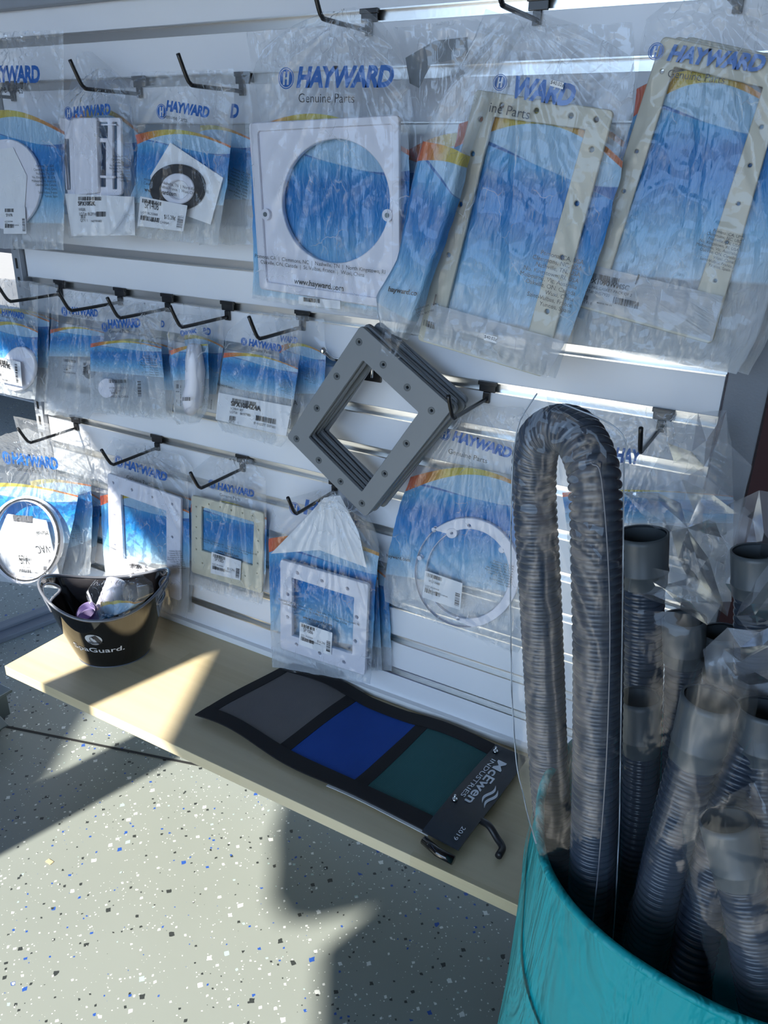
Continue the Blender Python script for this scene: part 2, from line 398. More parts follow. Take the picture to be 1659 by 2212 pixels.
struct(box('sky_blocker_right', (2.6, -5.2, 0), (2.7, .5, 2.7), M['light_blocker']))  # unseen panel added to reduce light from the right
# unseen slabs added to block the sun, edges shaped to the wanted shadow outline
T = 2.66 / .79; SH = Vector((-.255 * T, -1.0 * T))
right_edge = [(-1.335, 1.0), (-1.10, .49), (-.765, -.235), (-.715, -.30), (-.675, -.362), (-.625, -.385), (-.585, -.365), (-.545, -.325), (-.505, -.285),
              (-.49, -.30), (-.50, -.35), (-.535, -.405), (-.47, -.51), (-.30, -.80), (.05, -1.4)]
left_edge = [(-1.31, -.48), (-1.376, -.364), (-1.481, -.156), (-1.71, .32), (-2.06, 1.05)]
def slab(name, poly):
    V = [(p[0], p[1], 2.66) for p in poly] + [(p[0], p[1], 2.76) for p in poly]; n = len(poly)
    F = [tuple(range(n))[::-1], tuple(range(n, 2 * n))] + [(i, (i + 1) % n, n + (i + 1) % n, n + i) for i in range(n)]
    return struct(mesh(name, V, F, M['light_blocker']))
sh = lambda q: (q[0] + SH.x, q[1] + SH.y)
re_ = [sh(q) for q in right_edge]; le_ = [sh(q) for q in left_edge]
slab('light_blocker', [(3.2, 1.6), (re_[0][0] - 1.65, 1.6)] + re_ + [(3.2, re_[-1][1])])
slab('light_blocker_side', [le_[0]] + le_[1:] + [(le_[-1][0] - 1.75, 1.6), (-4.9, 1.6), (-4.9, -4.9), (le_[0][0], -4.9)])
struct(box('trim_3', (-1.684, -2.06, 0), (-1.565, -1.94, 2.66), M['grey_metal'], bev=.004))

# display stand: slatted panel, uprights, shelf
st = thing('slatwall_display', 'tall white slatted display stand with aluminium grooves and grey slotted uprights', 'display stand', (-.86, .05, .1))
p = .0762; x0, x1 = -1.585, -.118
gz = lambda k: 1.46 - p * k
bm = bmesh.new(); bbox(bm, (x0, .012, .1), (x1, .024, 1.66)); bm_obj('back_board', bm, M['laminate'], st)
for k in range(-2, 17):
    top = gz(k) - .0145; bot = gz(k + 1)
    if k == 16: bot = .238; break
    box('slat', (x0, 0, bot), (x1, .012, top), M['laminate'], st, bev=.0008)
for k in range(-1, 17):
    zt = gz(k)
    bm = bmesh.new()
    bbox(bm, (x0, .0, zt - .0005), (x1, .011, zt + .0012)); bbox(bm, (x0, .010, zt - .0145), (x1, .012, zt)); bbox(bm, (x0, -.001, zt - .0165), (x1, .011, zt - .0143))
    bbox(bm, (x0, -.0012, zt - .0005), (x1, 0, zt + .0015))
    bm_obj('groove_insert', bm, M['alu'], st)
def upright(xa, xb, slots):
    u = box('upright', (xa, -.012, .02), (xb, .05, 1.72), M['grey_metal' if slots else 'shaded_steel'], st, bev=.002)
    if slots:
        bm = bmesh.new()
        for i in range(38): bbox(bm, ((xa + xb) / 2 - .0035, -.0125, .22 + i * .04), ((xa + xb) / 2 + .0035, -.0115, .22 + i * .04 + .022))
        bm_obj('slot_row', bm, M['slot'], u)
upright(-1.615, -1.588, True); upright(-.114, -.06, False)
box('top_rail', (-1.615, -.02, 1.505), (-.06, .05, 1.56), M['grey_metal'], st, bev=.003)
box('base_trim', (-1.40, -.012, .238), (-.06, .0, .252), M['shelf_white'], st, bev=.001)
# wooden base shelf
shf = box('shelf', (-1.395, -.34, .215), (-.12, -.0005, .238), M['wood'], None, bev=.0012); recenter(shf, (-.75, -.17, .215))
tag(shf, 'long pale wooden base shelf under the white slatted panel', 'shelf')
sb = box('leg_bracket', (-.13, -.30, .0), (-.10, -.04, .215), M['grey_metal'], shf)
box('leg_bracket', (-1.36, -.10, .0), (-1.33, -.02, .215), M['grey_metal'], shf)
# small grey bracket at the back of the shelf
bk = bmesh.new(); q = atz(703, 1470, .239)
bbox(bk, (q.x - .035, -.055, .2382), (q.x + .035, -.002, .2405), .0006); bbox(bk, (q.x - .035, -.0045, .2382), (q.x + .035, -.0015, .262), .0006)
o = bm_obj('metal_bracket', bk, M['grey_metal']); recenter(o, (q.x, -.03, .2382))
tag(o, 'small grey metal bracket at the back edge of the wooden shelf, behind the colour swatch', 'bracket')
# caster on the far left
cs = thing('caster', 'black swivel caster with grey steel brake lever beside the left end of the shelf', 'wheel', (-1.50, -.30, 0))
bm = bmesh.new(); tube(bm, [(-1.53, -.335, .045), (-1.50, -.32, .045)], .045, 24); bm_obj('wheel', bm, M['rubber'], cs, False)
bm = bmesh.new(); bbox(bm, (-1.56, -.37, .10), (-1.48, -.28, .108), .002); bbox(bm, (-1.54, -.36, .04), (-1.535, -.30, .10), .001); bbox(bm, (-1.495, -.35, .04), (-1.49, -.29, .10), .001)
bm_obj('fork', bm, M['caster'], cs)
box('brake_lever', (-1.48, -.355, .055), (-1.445, -.325, .06), M['caster'], cs, bev=.002, rot=Matrix.Rotation(.5, 3, 'Y'))
# little stone chip / tape on the floor
q = atz(107, 1862, 0); o = box('paper_scrap', (q.x - .007, q.y - .004, .0003), (q.x + .007, q.y + .004, .0012), plain('tan scrap', (.75, .50, .25), .6)); recenter(o, (q.x, q.y, .0003))
tag(o, 'tiny tan paper scrap lying on the sunlit speckled floor', 'scrap')

# ------------------------------------------------------------------ hooks
def hook(k, px, py, where, L=.13, mat='black_metal', kind=0):
    W = at(px, py, 0); x = W.x; z = gz(k) - .004
    t = thing('display_hook', where, 'hook', (x, -.002, z), 'hooks in the slatted panel')
    bm = bmesh.new(); bbox(bm, (x - .014, -.004, z - .012), (x + .014, -.0015, z + .006), .001); bbox(bm, (x - .016, -.006, z - .001), (x + .016, -.0018, z + .006), .001)
    bbox(bm, (x - .006, -.006, z - .030), (x + .006, -.0015, z - .012), .001)
    bm_obj('clip', bm, M[mat], t)
    pts = smoothpath([(x, -.006, z - .024), (x, -.03, z - .024), (x, -L + .012, z - .026), (x, -L, z - .024), (x, -L - .008, z - .016), (x, -L - .024, z + .014)], 5)
    bm = tube(bmesh.new(), pts, .0033, 10); bm_obj('prong', bm, M[mat], t, True)
HK = [
 (1, 30, 196, 'black hook at far left of the top row, above the round white lid'),
 (1, 302, 168, 'black upturned hook above the bag with the narrow white skimmer weir'),
 (1, 525, 158, 'black upturned hook above the bag with the black and white ring'),
 (0, 800, 28, 'black hook at top middle holding the bag with the large round opening'),
 (0, 1165, 6, 'black hook at top right holding the tilted bag with the folded flap'),
 (0, 1600, -14, 'black hook at the far right of the top row, over a tan gasket bag'),
 (6, 130, 607, 'black hook at the far left of the middle row'),
 (6, 260, 624, 'black upturned hook over the second small bag of the middle row'),
 (6, 363, 638, 'black upturned hook over the crinkled small bag with a white disc, middle row'),
 (6, 493, 652, 'black upturned hook over the narrow bag with a lumpy white part'),
 (6, 655, 673, 'black upturned hook over the flat small bag of screws'),
 (10, 165, 905, 'black hook at the left of the lower row over the ring and manual bag'),
 (10, 340, 942, 'bare black hook in front of the lower bag with the tall white frame'),
 (10, 525, 985, 'bare black hook over the bag with the ivory frame'),
 (10, 725, 1035, 'black hook over the lower middle bag with a folded white top'),
 (7, 1055, 828, 'bare black hook to the right of the grey diamond gaskets'),
 (7, 1435, 883, 'black hook pointing out above the crumpled clear bags on the right'),
]
for h in HK: hook(*h)

# ------------------------------------------------------------------ bagged parts
ADDR = ['Pomona, CA, USA', 'Clemmons, NC, USA', 'Nashville, TN, USA', 'No. Kingstown, RI, USA', 'Melbourne, Vic. Australia', 'Oakville, ON. Canada', 'Wuxi, China', 'Saint-Vulbas, France', 'Yuncos, Spain']
def rowat(rows, t):
    f = t * (len(rows) - 1); i = min(int(f), len(rows) - 2); a = f - i
    return [rows[i][k] * (1 - a) + rows[i + 1][k] * a for k in range(4)]
def rowsY(rows):                         # resample rows evenly in height
    ys = [(r[1] + r[3]) / 2 for r in rows]; out = []; n = 24
    for j in range(n + 1):
        y = ys[0] + (ys[-1] - ys[0]) * j / n; i = 0
        while i < len(ys) - 2 and ys[i + 1] < y: i += 1
        a = (y - ys[i]) / max(1e-6, ys[i + 1] - ys[i]); out.append([rows[i][k] * (1 - a) + rows[i + 1][k] * a for k in range(4)])
    return out
def sheet(name, rows, d, mat, parent, hang=None, bulge=.0, amp=1.0, seed=0, pr=None, res=1.0, side=-1, umap=(0, 1), pleat=1.0, edge_n=1.0):
    """a hanging film: rows of (xL,yL,xR,yR) photo points on plane y=-d, with pleats and crumples"""
    rr = rowsY(rows); A = at(rr[0][0], rr[0][1], -d); B = at(rr[-1][2], rr[-1][3], -d); C_ = at(rr[-1][0], rr[-1][1], -d); D_ = at(rr[12][2], rr[12][3], -d); E_ = at(rr[12][0], rr[12][1], -d)
    W = (D_ - E_).length; H = abs(A.z - C_.z)
    nu = max(14, int(W / .0035 * res)); nv = max(14, int(H / .0042 * res))
    H0 = at(hang[0], hang[1], -d) if hang else None
    V = []; UV = []; F = []
    if pr:
        ya = (pr[0]); yb = (pr[1])
    for j in range(nv + 1):
        t = j / nv; r = rowat(rr, t)
        L = at(r[0], r[1], -d); Q = at(r[2], r[3], -d); yc = None
        for i in range(nu + 1):
            u = i / nu; P = L.lerp(Q, u)
            ew = min(1, min(u, 1 - u) * 9) ** .6; ev = min(1, min(t, 1 - t) * 10) ** .6
            q = Vector((P.x * 26 + seed * 7.3, P.z * 26, seed * 3.1))
            en = noise.noise(Vector((P.z * 45, seed + (0 if u < .5 else 9), 0))) * .0022 * edge_n * (1 if u in (0, 1) else .5)
            dy = bulge * ew * (ev * .6 + .4)
            c = noise.noise(q) * .0018 + abs(noise.noise(q * 2.3)) * .0013 + (1 - abs(noise.noise(q * .8))) ** 8 * .0024
            tb = max(0, 1 - t * 7) + max(0, 1 - (1 - t) * 8)
            c += tb * (abs(noise.noise(q * 2.7 + Vector((3, 1, 0)))) * .010)
            if H0 is not None:
                v = P - H0; rad = math.hypot(v.x, v.z); th = math.atan2(v.x, -v.z)
                s_ = math.sin(th * 17 + seed * 2 + noise.noise(Vector((th * 5, seed, 0))) * 3.0)
                s2 = math.sin(th * 31 + seed * 5 + noise.noise(Vector((th * 7, seed, 4))) * 3.0)
                fall = math.exp(-max(0, rad - .03) / .16) * min(1, rad / .02)
                c += pleat * fall * (max(0, s_) ** 5 * .006 + max(0, s2) ** 6 * .003)
                vf = max(0, math.sin(th * 11 + seed)) ** 14 * .0035 * min(1, rad / .1) * math.exp(-rad / .5); c += pleat * vf
            dy += side * -1 * c * amp * ew if side < 0 else c * amp * ew
            x = P.x + en; z = P.z + (noise.noise(Vector((P.x * 40, seed, 5))) * .003 if j in (0, nv) else 0)
            V.append((x, -d - dy if side < 0 else -d + dy * .6, z))
            if pr:
                py = r[1] * (1 - u) + r[3] * u; sl = (r[3] - r[1])
                ym = (r[1] + r[3]) / 2
                UV.append((umap[0] + (umap[1] - umap[0]) * u, (ym - yb) / (ya - yb)))
            else: UV.append((P.x * 2.2 + seed, P.z * 2.2))
    for j in range(nv):
        for i in range(nu):
            a = j * (nu + 1) + i; F.append((a, a + nu + 1, a + nu + 2, a + 1))
    return mesh(name, V, F, mat, parent, True, UV)
bagn = 0
def bag(label, rows, d, hang=None, pr=None, thick=.012, group='clear bags of pool parts on the hooks', film='film', bulge=.003, amp=1.0, umap=(0, 1), res=1.0, pleat=1.0, cat='bag'):
    global bagn; bagn += 1
    rr = rowsY(rows); c = at((rr[0][0] + rr[0][2]) / 2, (rr[0][1] + rr[0][3]) / 2, -d)
    t = thing('parts_bag', label, cat, (c.x, -d, c.z), group)
    if pr: sheet('printed_back', rows, d - thick, M['print'], t, None, 0, .35, bagn + 50, pr, .5, 1, umap)
    else: sheet('back_film', rows, d - thick, M['film_soft'], t, None, 0, .5, bagn + 50, None, .5, 1)
    sheet('front_film', rows, d + .002, M[film], t, hang, bulge, amp, bagn, None, res, -1, pleat=pleat)
    return t
def logo(t, d, ec, er, a, b, hf=1.0, body='HAYWARD', emblem=True, mat='logo_blue'):
    Y = -d - .0008
    if emblem:
        c = at(ec[0], ec[1], Y); r = (at(ec[0] + er, ec[1], Y) - c).length
        k = r * .62; th = r * .2
        H = [(-k * .62, -k), (-k * .62 + th * 1.3, -k), (-k * .62 + th * 1.3, -th * .5), (k * .62 - th * 1.3, -th * .5), (k * .62 - th * 1.3, -k), (k * .62, -k), (k * .62, k),
             (k * .62 - th * 1.3, k), (k * .62 - th * 1.3, th * .5), (-k * .62 + th * 1.3, th * .5), (-k * .62 + th * 1.3, k), (-k * .62, k)]
        H = [(c.x + x + y * .12, c.z + y) for x, y in H]
        plate('emblem', [circ((c.x, c.z), r, 28), circ((c.x, c.z), r * .9, 28), circ((c.x, c.z), r * .82, 28), H], Y, 0, M[mat], t)
    text('brand_name', body, a, b, Y, M[mat], t, bold=.05, shear=.22, hf=hf, sp=.92)
def ink(t, s, a, b, d, name='printed_text', mat='ink', **k): text(name, s, a, b, -d - .0009, M[mat], t, **k)
def address(t, a, b, d, hf=1.0, n=9):
    Y = -d - .0009
    src, x0, x1 = text_src(ADDR[0], 0, 0, 'RIGHT')
    text('address_text', '\n'.join(ADDR[:n]), a, b, Y, M['ink'], t, align='RIGHT', wmax=x1 - x0, hf=hf)
def centre_addr(t, a, b, c, e, d, hf=1.0):
    Y = -d - .0009; dx = (c[0] - a[0]) * .08; 
    text('address_text', 'Pomona, CA  |  Clemmons, NC  |  Nashville, TN  |  North Kingstown, RI\n     Oakville, ON, Canada  |  St. Vulbas, France  |  Wuxi, China', a, b, Y, M['ink'], t, hf=hf)
    text('web_address', 'www.hayward.com', c, e, Y, M['ink'], t, bold=.02)
def poly_plate(t, name, outer, inner, d, thick, mat, holes=(), hr=.004, rnd=.006, rin=.003, bev=.0012):
    Y = -d
    lo = [rounded(xz(outer, Y), rnd)]
    for q in inner: lo.append(rounded(xz(q, Y), rin) if len(q) < 9 else xz(q, Y))
    cs = [xz([h], Y)[0] for h in holes]
    for c in cs: lo.append(circ(c, hr, 14))
    o = plate(name, lo, Y, thick, M[mat], t, bev)
    return o
def pins(t, holes, d, hr, name='screw_hole', mat='hole', back=.004):
    for h in holes:
        c = xz([h], -d)[0]; bm = bmesh.new(); tube(bm, [(c[0], -d + back, c[1]), (c[0], -d + back + .001, c[1])], hr, 12)
        bm_obj(name, bm, M[mat], t)
def sticker(t, quad, d, lines=True, price=None, code=None, seed=0):
    Y = -d - .0006; s = plate('label', [rounded(xz(quad, Y), .0015, 3)], Y, .0003, M['paper'], t)
    P = [at(q[0], q[1], Y - .0006) for q in quad]
    def L(u, v): return P[0].lerp(P[1], u).lerp(P[3].lerp(P[2], u), v)
    barcode('barcode', None, Y, M['ink'], s, 20, [L(.05, .06), L(.46, .06), L(.46, .19), L(.05, .19)], seed)
    barcode('barcode', None, Y, M['ink'], s, 16, [L(.05, .63), L(.46, .63), L(.46, .78), L(.05, .78)], seed + 3)
    barcode('barcode', None, Y, M['ink'], s, 14, [L(.84, .42), L(.84, .90), L(.96, .90), L(.96, .42)], seed + 5)
    N = Vector((0, -1, 0))
    if code: text('part_number', code, None, None, Y, M['ink'], s, frame=(L(.12, .36), L(.42, .36), N), hf=1.5)
    text('small_print', 'LOT 0L25068\nQTY\n       MADE IN CHINA', None, None, Y, M['grey_ink'], s, frame=(L(.05, .56), L(.66, .56), N), hf=.8)
    if price: text('price_text', price, None, None, Y, M['ink'], s, frame=(L(.56, .62), L(.80, .62), N), hf=1.2)
    return s
def shift(rows, dx, dy=0, dr=None): return [(r[0] + dx, r[1] + dy, r[2] + (dr if dr is not None else dx), r[3] + dy) for r in rows]
def along(pts, closed=True):             # helper: points spaced along an outline
    return pts
def lerp2(a, b, t): return (a[0] + (b[0] - a[0]) * t, a[1] + (b[1] - a[1]) * t)
def insetq(q, k):                        # shrink a quad toward its centre by fraction
    c = (sum(p[0] for p in q) / 4, sum(p[1] for p in q) / 4); return [lerp2(p, c, k) for p in q]
def rim_holes(o, i, ts, sides=(0, 1, 2, 3)):   # hole positions midway between outer and inner quads
    m = [lerp2(o[k], i[k], .5) for k in range(4)]; out = []
    for s in sides:
        for t in ts: out.append(lerp2(m[s], m[(s + 1) % 4], t))
    return out

# --- top row
A1 = [(-60, 72, 137, 66), (-70, 200, 138, 200), (-75, 400, 140, 400), (-70, 535, 137, 540)]
t = bag('clear printed bag at far left of the top row holding a round white lid', A1, .11, (33, 95), (245, 480))
logo(t, .11, (-48, 160), 11, (-30, 176), (88, 177), 1.15); ink(t, 'Genuine Parts', (-35, 198), (50, 202), .11)
address(t, (78, 361), (116, 361), .11)
poly_plate(t, 'white_lid', ell(15, 398, 74, 96, 40), [], .104, .006, 'white_plastic', rnd=0)
plate('instruction_sheet', [xz([(-60, 330), (28, 318), (58, 380), (52, 470), (-60, 470)], -.1085)], -.1085, .0004, M['paper'], t)
sticker(t, [(8, 447), (54, 447), (57, 505), (8, 505)], .11, code='SP1419R', seed=3)
A2 = [(212, 150, 240, 150), (165, 188, 268, 186), (128, 222, 282, 214), (125, 300, 286, 300), (137, 440, 296, 460), (150, 514, 300, 505)]
tb = bag('dark blue printed bag mostly hidden behind the bag with the narrow white weir', [(170, 115, 200, 112), (150, 190, 300, 200), (160, 300, 298, 300), (180, 400, 297, 400), (180, 490, 296, 490)], .055, None, (240, 480))
t = bag('clear bag with a narrow white slotted weir, next to the black ring bag', A2, .10, (200, 186), None, bulge=.008)
logo(t, .10, (148, 245), 9, (159, 253), (240, 246), 1.15); ink(t, 'Genuine Parts', (165, 270), (212, 263), .10)
w_ = M['white_plastic']
poly_plate(t, 'weir_frame', [(131, 256), (262, 256), (264, 420), (150, 428)], [[(139, 300), (152, 300), (156, 410), (146, 410)], [(212, 262), (236, 262), (236, 300), (212, 300)], [(216, 306), (232, 306), (232, 405), (216, 405)], [(244, 262), (256, 262), (256, 410), (244, 410)]], .094, .006, 'white_plastic')
plate('weir_door', [rounded(xz([(160, 258), (210, 256), (214, 415), (166, 420)], -.100), .004)], -.100, .008, w_, t, .0015)
box('hinge_bar', at(222, 271, -.10), at(250, 268, -.104), w_, t); box('hinge_bar', at(220, 384, -.10), at(246, 380, -.104), w_, t)
address(t, (245, 340), (277, 340), .10)
plate('label', [xz([(140, 418), (290, 425), (292, 508), (155, 510)], -.1055)], -.1055, .0003, M['paper'], t)
barcode('barcode', [(169, 425), (219, 425), (219, 433), (169, 433)], -.1068, M['ink'], t); ink(t, 'SPX1082K', (169, 444), (206, 444), .106, 'part_number', bold=.02)
ink(t, 'WEIR\nLOT#: 0L29968', (170, 456), (186, 456), .106, mat='grey_ink', wmax=2.6); barcode('barcode', [(174, 464), (184, 464), (184, 472), (174, 472)], -.1068, M['ink'], t, 8); ink(t, 'QTY: 1', (174, 479), (189, 479), .106)
barcode('barcode', [(207, 457), (228, 457), (228, 468), (207, 468)], -.1068, M['ink'], t, 12); ink(t, 'HAYWARD', (197, 480), (220, 480), .106)
A3b = [(430, 155, 540, 152), (432, 240, 545, 240), (430, 400, 548, 400), (430, 528, 548, 528)]
t = bag('clear printed bag mostly hidden behind the black ring bag, only its right edge showing', A3b, .06, None, (275, 430), umap=(.3, 1))
logo(t, .06, 0, 0, (497, 253), (516, 254), 1.2, 'D', False); address(t, (503, 366), (540, 380), .06)
A3 = [(285, 158, 505, 150), (278, 200, 508, 200), (282, 260, 504, 260), (298, 310, 498, 320), (292, 400, 490, 400), (268, 460, 478, 470), (240, 505, 470, 530)]
t = bag('clear printed bag in the top row holding a black ring around a white bearing', A3, .11, (392, 160), (285, 440), bulge=.008)
logo(t, .11, (349, 241), 11, (358, 238), (452, 254), 1.1); ink(t, 'Genuine Parts', (352, 254), (404, 264), .11)
plate('paper_card', [xz([(368, 308), (482, 384), (455, 485), (330, 440), (325, 380)], -.103)], -.103, .0006, M['paper'], t)
pr_ = plate('black_ring', [xz(ell(384, 405, 57, 48, 40), -.106), xz(ell(387, 408, 33, 31, 36), -.106)], -.106, .008, M['rubber'], t, .002)
plate('white_bearing', [xz(ell(387, 408, 34, 31, 36), -.107), xz(ell(388, 410, 24, 23, 36), -.107)], -.107, .010, w_, t, .002)
ink(t, 'mmons, NC  |  Nashville, TN  |  North Kingstown, RI\nCanada  |  St. Vulbas, France  |  Wuxi, China', (311, 389), (450, 418), .115); ink(t, 'www.hayward.com', (312, 413), (381, 424), .115, 'web_address', bold=.02)
sticker(t, [(303, 424), (405, 444), (396, 500), (297, 488)], .116, price='$15.28¢', code='SP1408', seed=9)
A4b = [(532, 72, 800, 40), (545, 150, 880, 150), (570, 300, 900, 300), (600, 500, 905, 500), (600, 600, 900, 560)]
t = bag('clear printed bag hanging directly behind the bag with the large round opening', A4b, .07, None, (300, 560), film='film_crumple', thick=.006)
A4 = [(700, 28, 790, 20), (625, 58, 840, 62), (560, 110, 865, 120), (540, 180, 880, 180), (540, 300, 884, 300), (545, 450, 884, 450), (548, 590, 872, 600), (545, 645, 862, 690)]
t = bag('large clear bag at top middle with a square white faceplate and a big round opening', A4, .12, (752, 45), (258, 655), bulge=.008, thick=.016, amp=1.2)
logo(t, .12, (618, 169), 17, (640, 187), (850, 186), 1.05); ink(t, 'Genuine Parts', (645, 221), (765, 222), .12)
fo = [(543, 268), (861, 251), (863, 668), (566, 622)]
o = poly_plate(t, 'faceplate', fo, [ell(729, 434, 118, 136, 64)], .112, .010, 'white_plastic', rnd=.006, bev=.0015)
fi = [(556, 282), (850, 266), (850, 650), (576, 610)]
plate('raised_edge', [rounded(xz(fo, -.119), .006), rounded(xz(fi, -.119), .006)], -.119, .005, w_, t, .0012)
for px, py in ((575, 463), (838, 465)):
    c = at(px, py, -.121); bm = bmesh.new(); tube(bm, [(c.x, -.1175, c.z), (c.x, -.1235, c.z)], .0085, 24); s_ = bm_obj('screw_boss', bm, w_, t)
    bm = bmesh.new(); tube(bm, [(c.x, -.1235, c.z), (c.x, -.1245, c.z)], .0036, 12); bm_obj('screw', bm, M['caster'], s_)
centre_addr(t, (551, 556), (832, 592), (635, 612), (742, 629), .126)
plate('label', [rounded(xz([(645, 640), (735, 650), (735, 668), (645, 657)], -.1265), .001)], -.1265, .0003, M['paper'], t)
barcode('barcode', [(655, 642), (690, 646), (690, 655), (655, 651)], -.1275, M['ink'], t); 
# tilted bag with the folded flap
A5b = [(850, 60, 1030, 40), (872, 130, 1120, 110), (890, 250, 1150, 250), (880, 330, 1150, 330), (880, 560, 1100, 560)]
t = bag('crumpled clear bag with a dark strip, wedged behind the tilted bag with the folded flap', A5b, .07, None, (300, 700), film='film_crumple')
plate('dark_insert', [xz([(876, 125), (940, 88), (1010, 80), (1010, 120), (930, 140), (905, 190), (885, 180)], -.068)], -.068, .001, M['gasket_grey'], t)
A5 = [(1085, 32, 1150, 22), (1055, 62, 1240, 50), (1035, 110, 1366, 120), (1010, 180, 1372, 180), (985, 300, 1350, 340), (950, 450, 1300, 540), (905, 640, 1240, 700), (880, 718, 1200, 818)]
A5s = [(r[0] + 10, r[1] - 8, r[2] + 28, r[3] - 10) for r in A5[1:]]
t = bag('clear printed bag pressed behind the tilted flap bag, its blue right edge showing', [(1040, 60, 1366, 50), (1045, 150, 1372, 150), (1020, 320, 1362, 340), (980, 500, 1320, 540), (960, 640, 1262, 690)], .11, None, (230, 700), film='film_crumple')
t = bag('tilted clear bag with tan rectangular gasket and folded printed flap on its left side', A5, .15, (1137, 40), (255, 690), bulge=.006, thick=.014, amp=1.15)
go = [(1030, 196), (1325, 241), (1172, 812), (905, 733)]; gi = [(1066, 250), (1268, 278), (1130, 765), (955, 705)]
hs = rim_holes(go, gi, (.12, .34, .56, .78, .93), (1, 3)) + rim_holes(go, gi, (.15, .45, .75, .97), (0,))
poly_plate(t, 'gasket', go, [gi], .142, .006, 'tan', hs, .0045); 
ho = [(q[0], q[1]) for q in hs]
logo(t, .15, (1080, 178), 15, (1106, 208), (1237, 229), 1.15, 'WARD', mat='logo_blue'); ink(t, 'ine Parts', (1056, 241), (1142, 258), .15)
address(t, (1168, 549), (1260, 572), .15)
plate('label', [xz([(932, 655), (1222, 738), (1180, 815), (915, 735)], -.1525)], -.1525, .0003, film_mat('milky label film', milky=.5, crink=.3, crease_glint=0), t)
barcode('barcode', [(916, 690), (942, 698), (940, 712), (914, 703)], -.1535, M['ink'], t, 10); ink(t, '1', (935, 659), (938, 660), .153)
for a, b in (((1190, 172), (1218, 180)), ((1047, 721), (1074, 729))):
    q = [a, (b[0], b[1] - 1), (b[0] - 2, b[1] + 13), (a[0] - 2, a[1] + 13)]
    pt = plate('price_tag', [xz(q, -.163)], -.163, .0003, M['paper'], t); text('price_text', '$40.02¢', lerp2(q[3], q[0], .35), lerp2(q[2], q[1], .35), -.1634, M['ink'], pt)
FL = [(1050, 20, 1140, 50), (1022, 95, 1080, 150), (975, 180, 1052, 240), (925, 272, 1015, 330), (905, 330, 1000, 410), (880, 450, 972, 500), (860, 560, 935, 600), (812, 640, 905, 690), (822, 700, 880, 735)]
sheet('folded_flap', FL, .172, M['print'], t, None, .012, .8, 91, (318, 670), .8, -1, (.0, .45))
sheet('flap_film', FL, .174, M['film_soft'], t, (1130, 30), .013, .8, 92, None, .8, -1)
ink(t, 'hayward.co', (838, 629), (900, 639), .186, 'web_address', bold=.02, shear=.2)
ink(t, 'SPX1090WM\nGASKET\nLOT#: 8K97980', (898, 672), (925, 662), .184, 'printed_text', wmax=5)
sheet('folded_corner', [(830, 698, 875, 740), (822, 740, 862, 775), (818, 764, 868, 770)], .176, M['film_soft'], t, None, .004, 1.5, 93, None, 1)
# far right bag with tan gasket pack
A6 = [(1500, -30, 1620, -30), (1400, 30, 1680, 20), (1385, 90, 1700, 90), (1370, 250, 1700, 250), (1310, 420, 1690, 420), (1262, 560, 1680, 560), (1245, 650, 1640, 720), (1235, 742, 1590, 808)]
for sx, dd, lb in ((52, .05, 'rearmost clear bag with a tan gasket at far right, beside the grey upright'), (27, .085, 'second clear bag with a tan gasket at the far right, just behind the front one')):
    t = bag(lb, shift(A6[3:], sx, 0, sx - 25), dd, None, (200, 560), thick=.010)
    g1 = [(1433 + sx, 81), (1705 + sx, 140), (1537 + sx, 741), (1247 + sx, 660)]; g2 = [(1450 + sx, 138), (1652 + sx, 185), (1490 + sx, 690), (1300 + sx, 640)]
    poly_plate(t, 'gasket', g1, [g2], dd - .004, .005, 'tan', rim_holes(g1, g2, (.3, .5, .7), (1,)), .003); address(t, (1575 + sx, 512), (1612 + sx, 520), dd)
t = bag('front clear bag at far right with a long tan gasket and part number label', A6, .12, (1557, 25), (165, 600), bulge=.007, amp=1.25)
g1 = [(1433, 81), (1705, 140), (1537, 741), (1247, 660)]; g2 = [(1456, 142), (1652, 187), (1488, 692), (1300, 640)]
hs = rim_holes(g1, g2, (.08, .28, .44, .60, .76, .92), (3,)) + rim_holes(g1, g2, (.2, .35, .5, .65, .8), (1,))
poly_plate(t, 'gasket', g1, [g2], .113, .006, 'tan', hs[2:4] + hs[5:], .0035)
logo(t, .12, (1417, 111), 17, (1440, 129), (1647, 155), 1.0); ink(t, 'Genuine Parts', (1441, 166), (1564, 181), .12)
address(t, (1540, 500), (1605, 517), .12)
plate('label', [xz([(1262, 568), (1562, 640), (1538, 738), (1246, 657)], -.1215)], -.1215, .0003, film_mat('milky label film two', milky=.55, crink=.2, crease_glint=0), t)
barcode('barcode', [(1270, 587), (1338, 602), (1336, 614), (1268, 598)], -.1225, M['ink'], t, 30)
ink(t, 'SPX1090WMSG', (1264, 608), (1358, 628), .122, 'part_number', bold=.03); ink(t, 'SEALING GASKET-PACK OF 2', (1260, 619), (1364, 641), .122)
ink(t, 'LOT#: 9H57920', (1259, 629), (1316, 642), .122); barcode('barcode', [(1257, 636), (1271, 639), (1269, 649), (1255, 646)], -.1225, M['ink'], t, 9); ink(t, 'QTY: 1', (1253, 653), (1276, 658), .122)
barcode('barcode', [(1326, 641), (1380, 653), (1377, 668), (1323, 655)], -.1225, M['ink'], t, 26); ink(t, 'MADE IN THE USA', (1289, 655), (1322, 662), .122, bold=.01); ink(t, '1', (1371, 614), (1374, 615), .122)

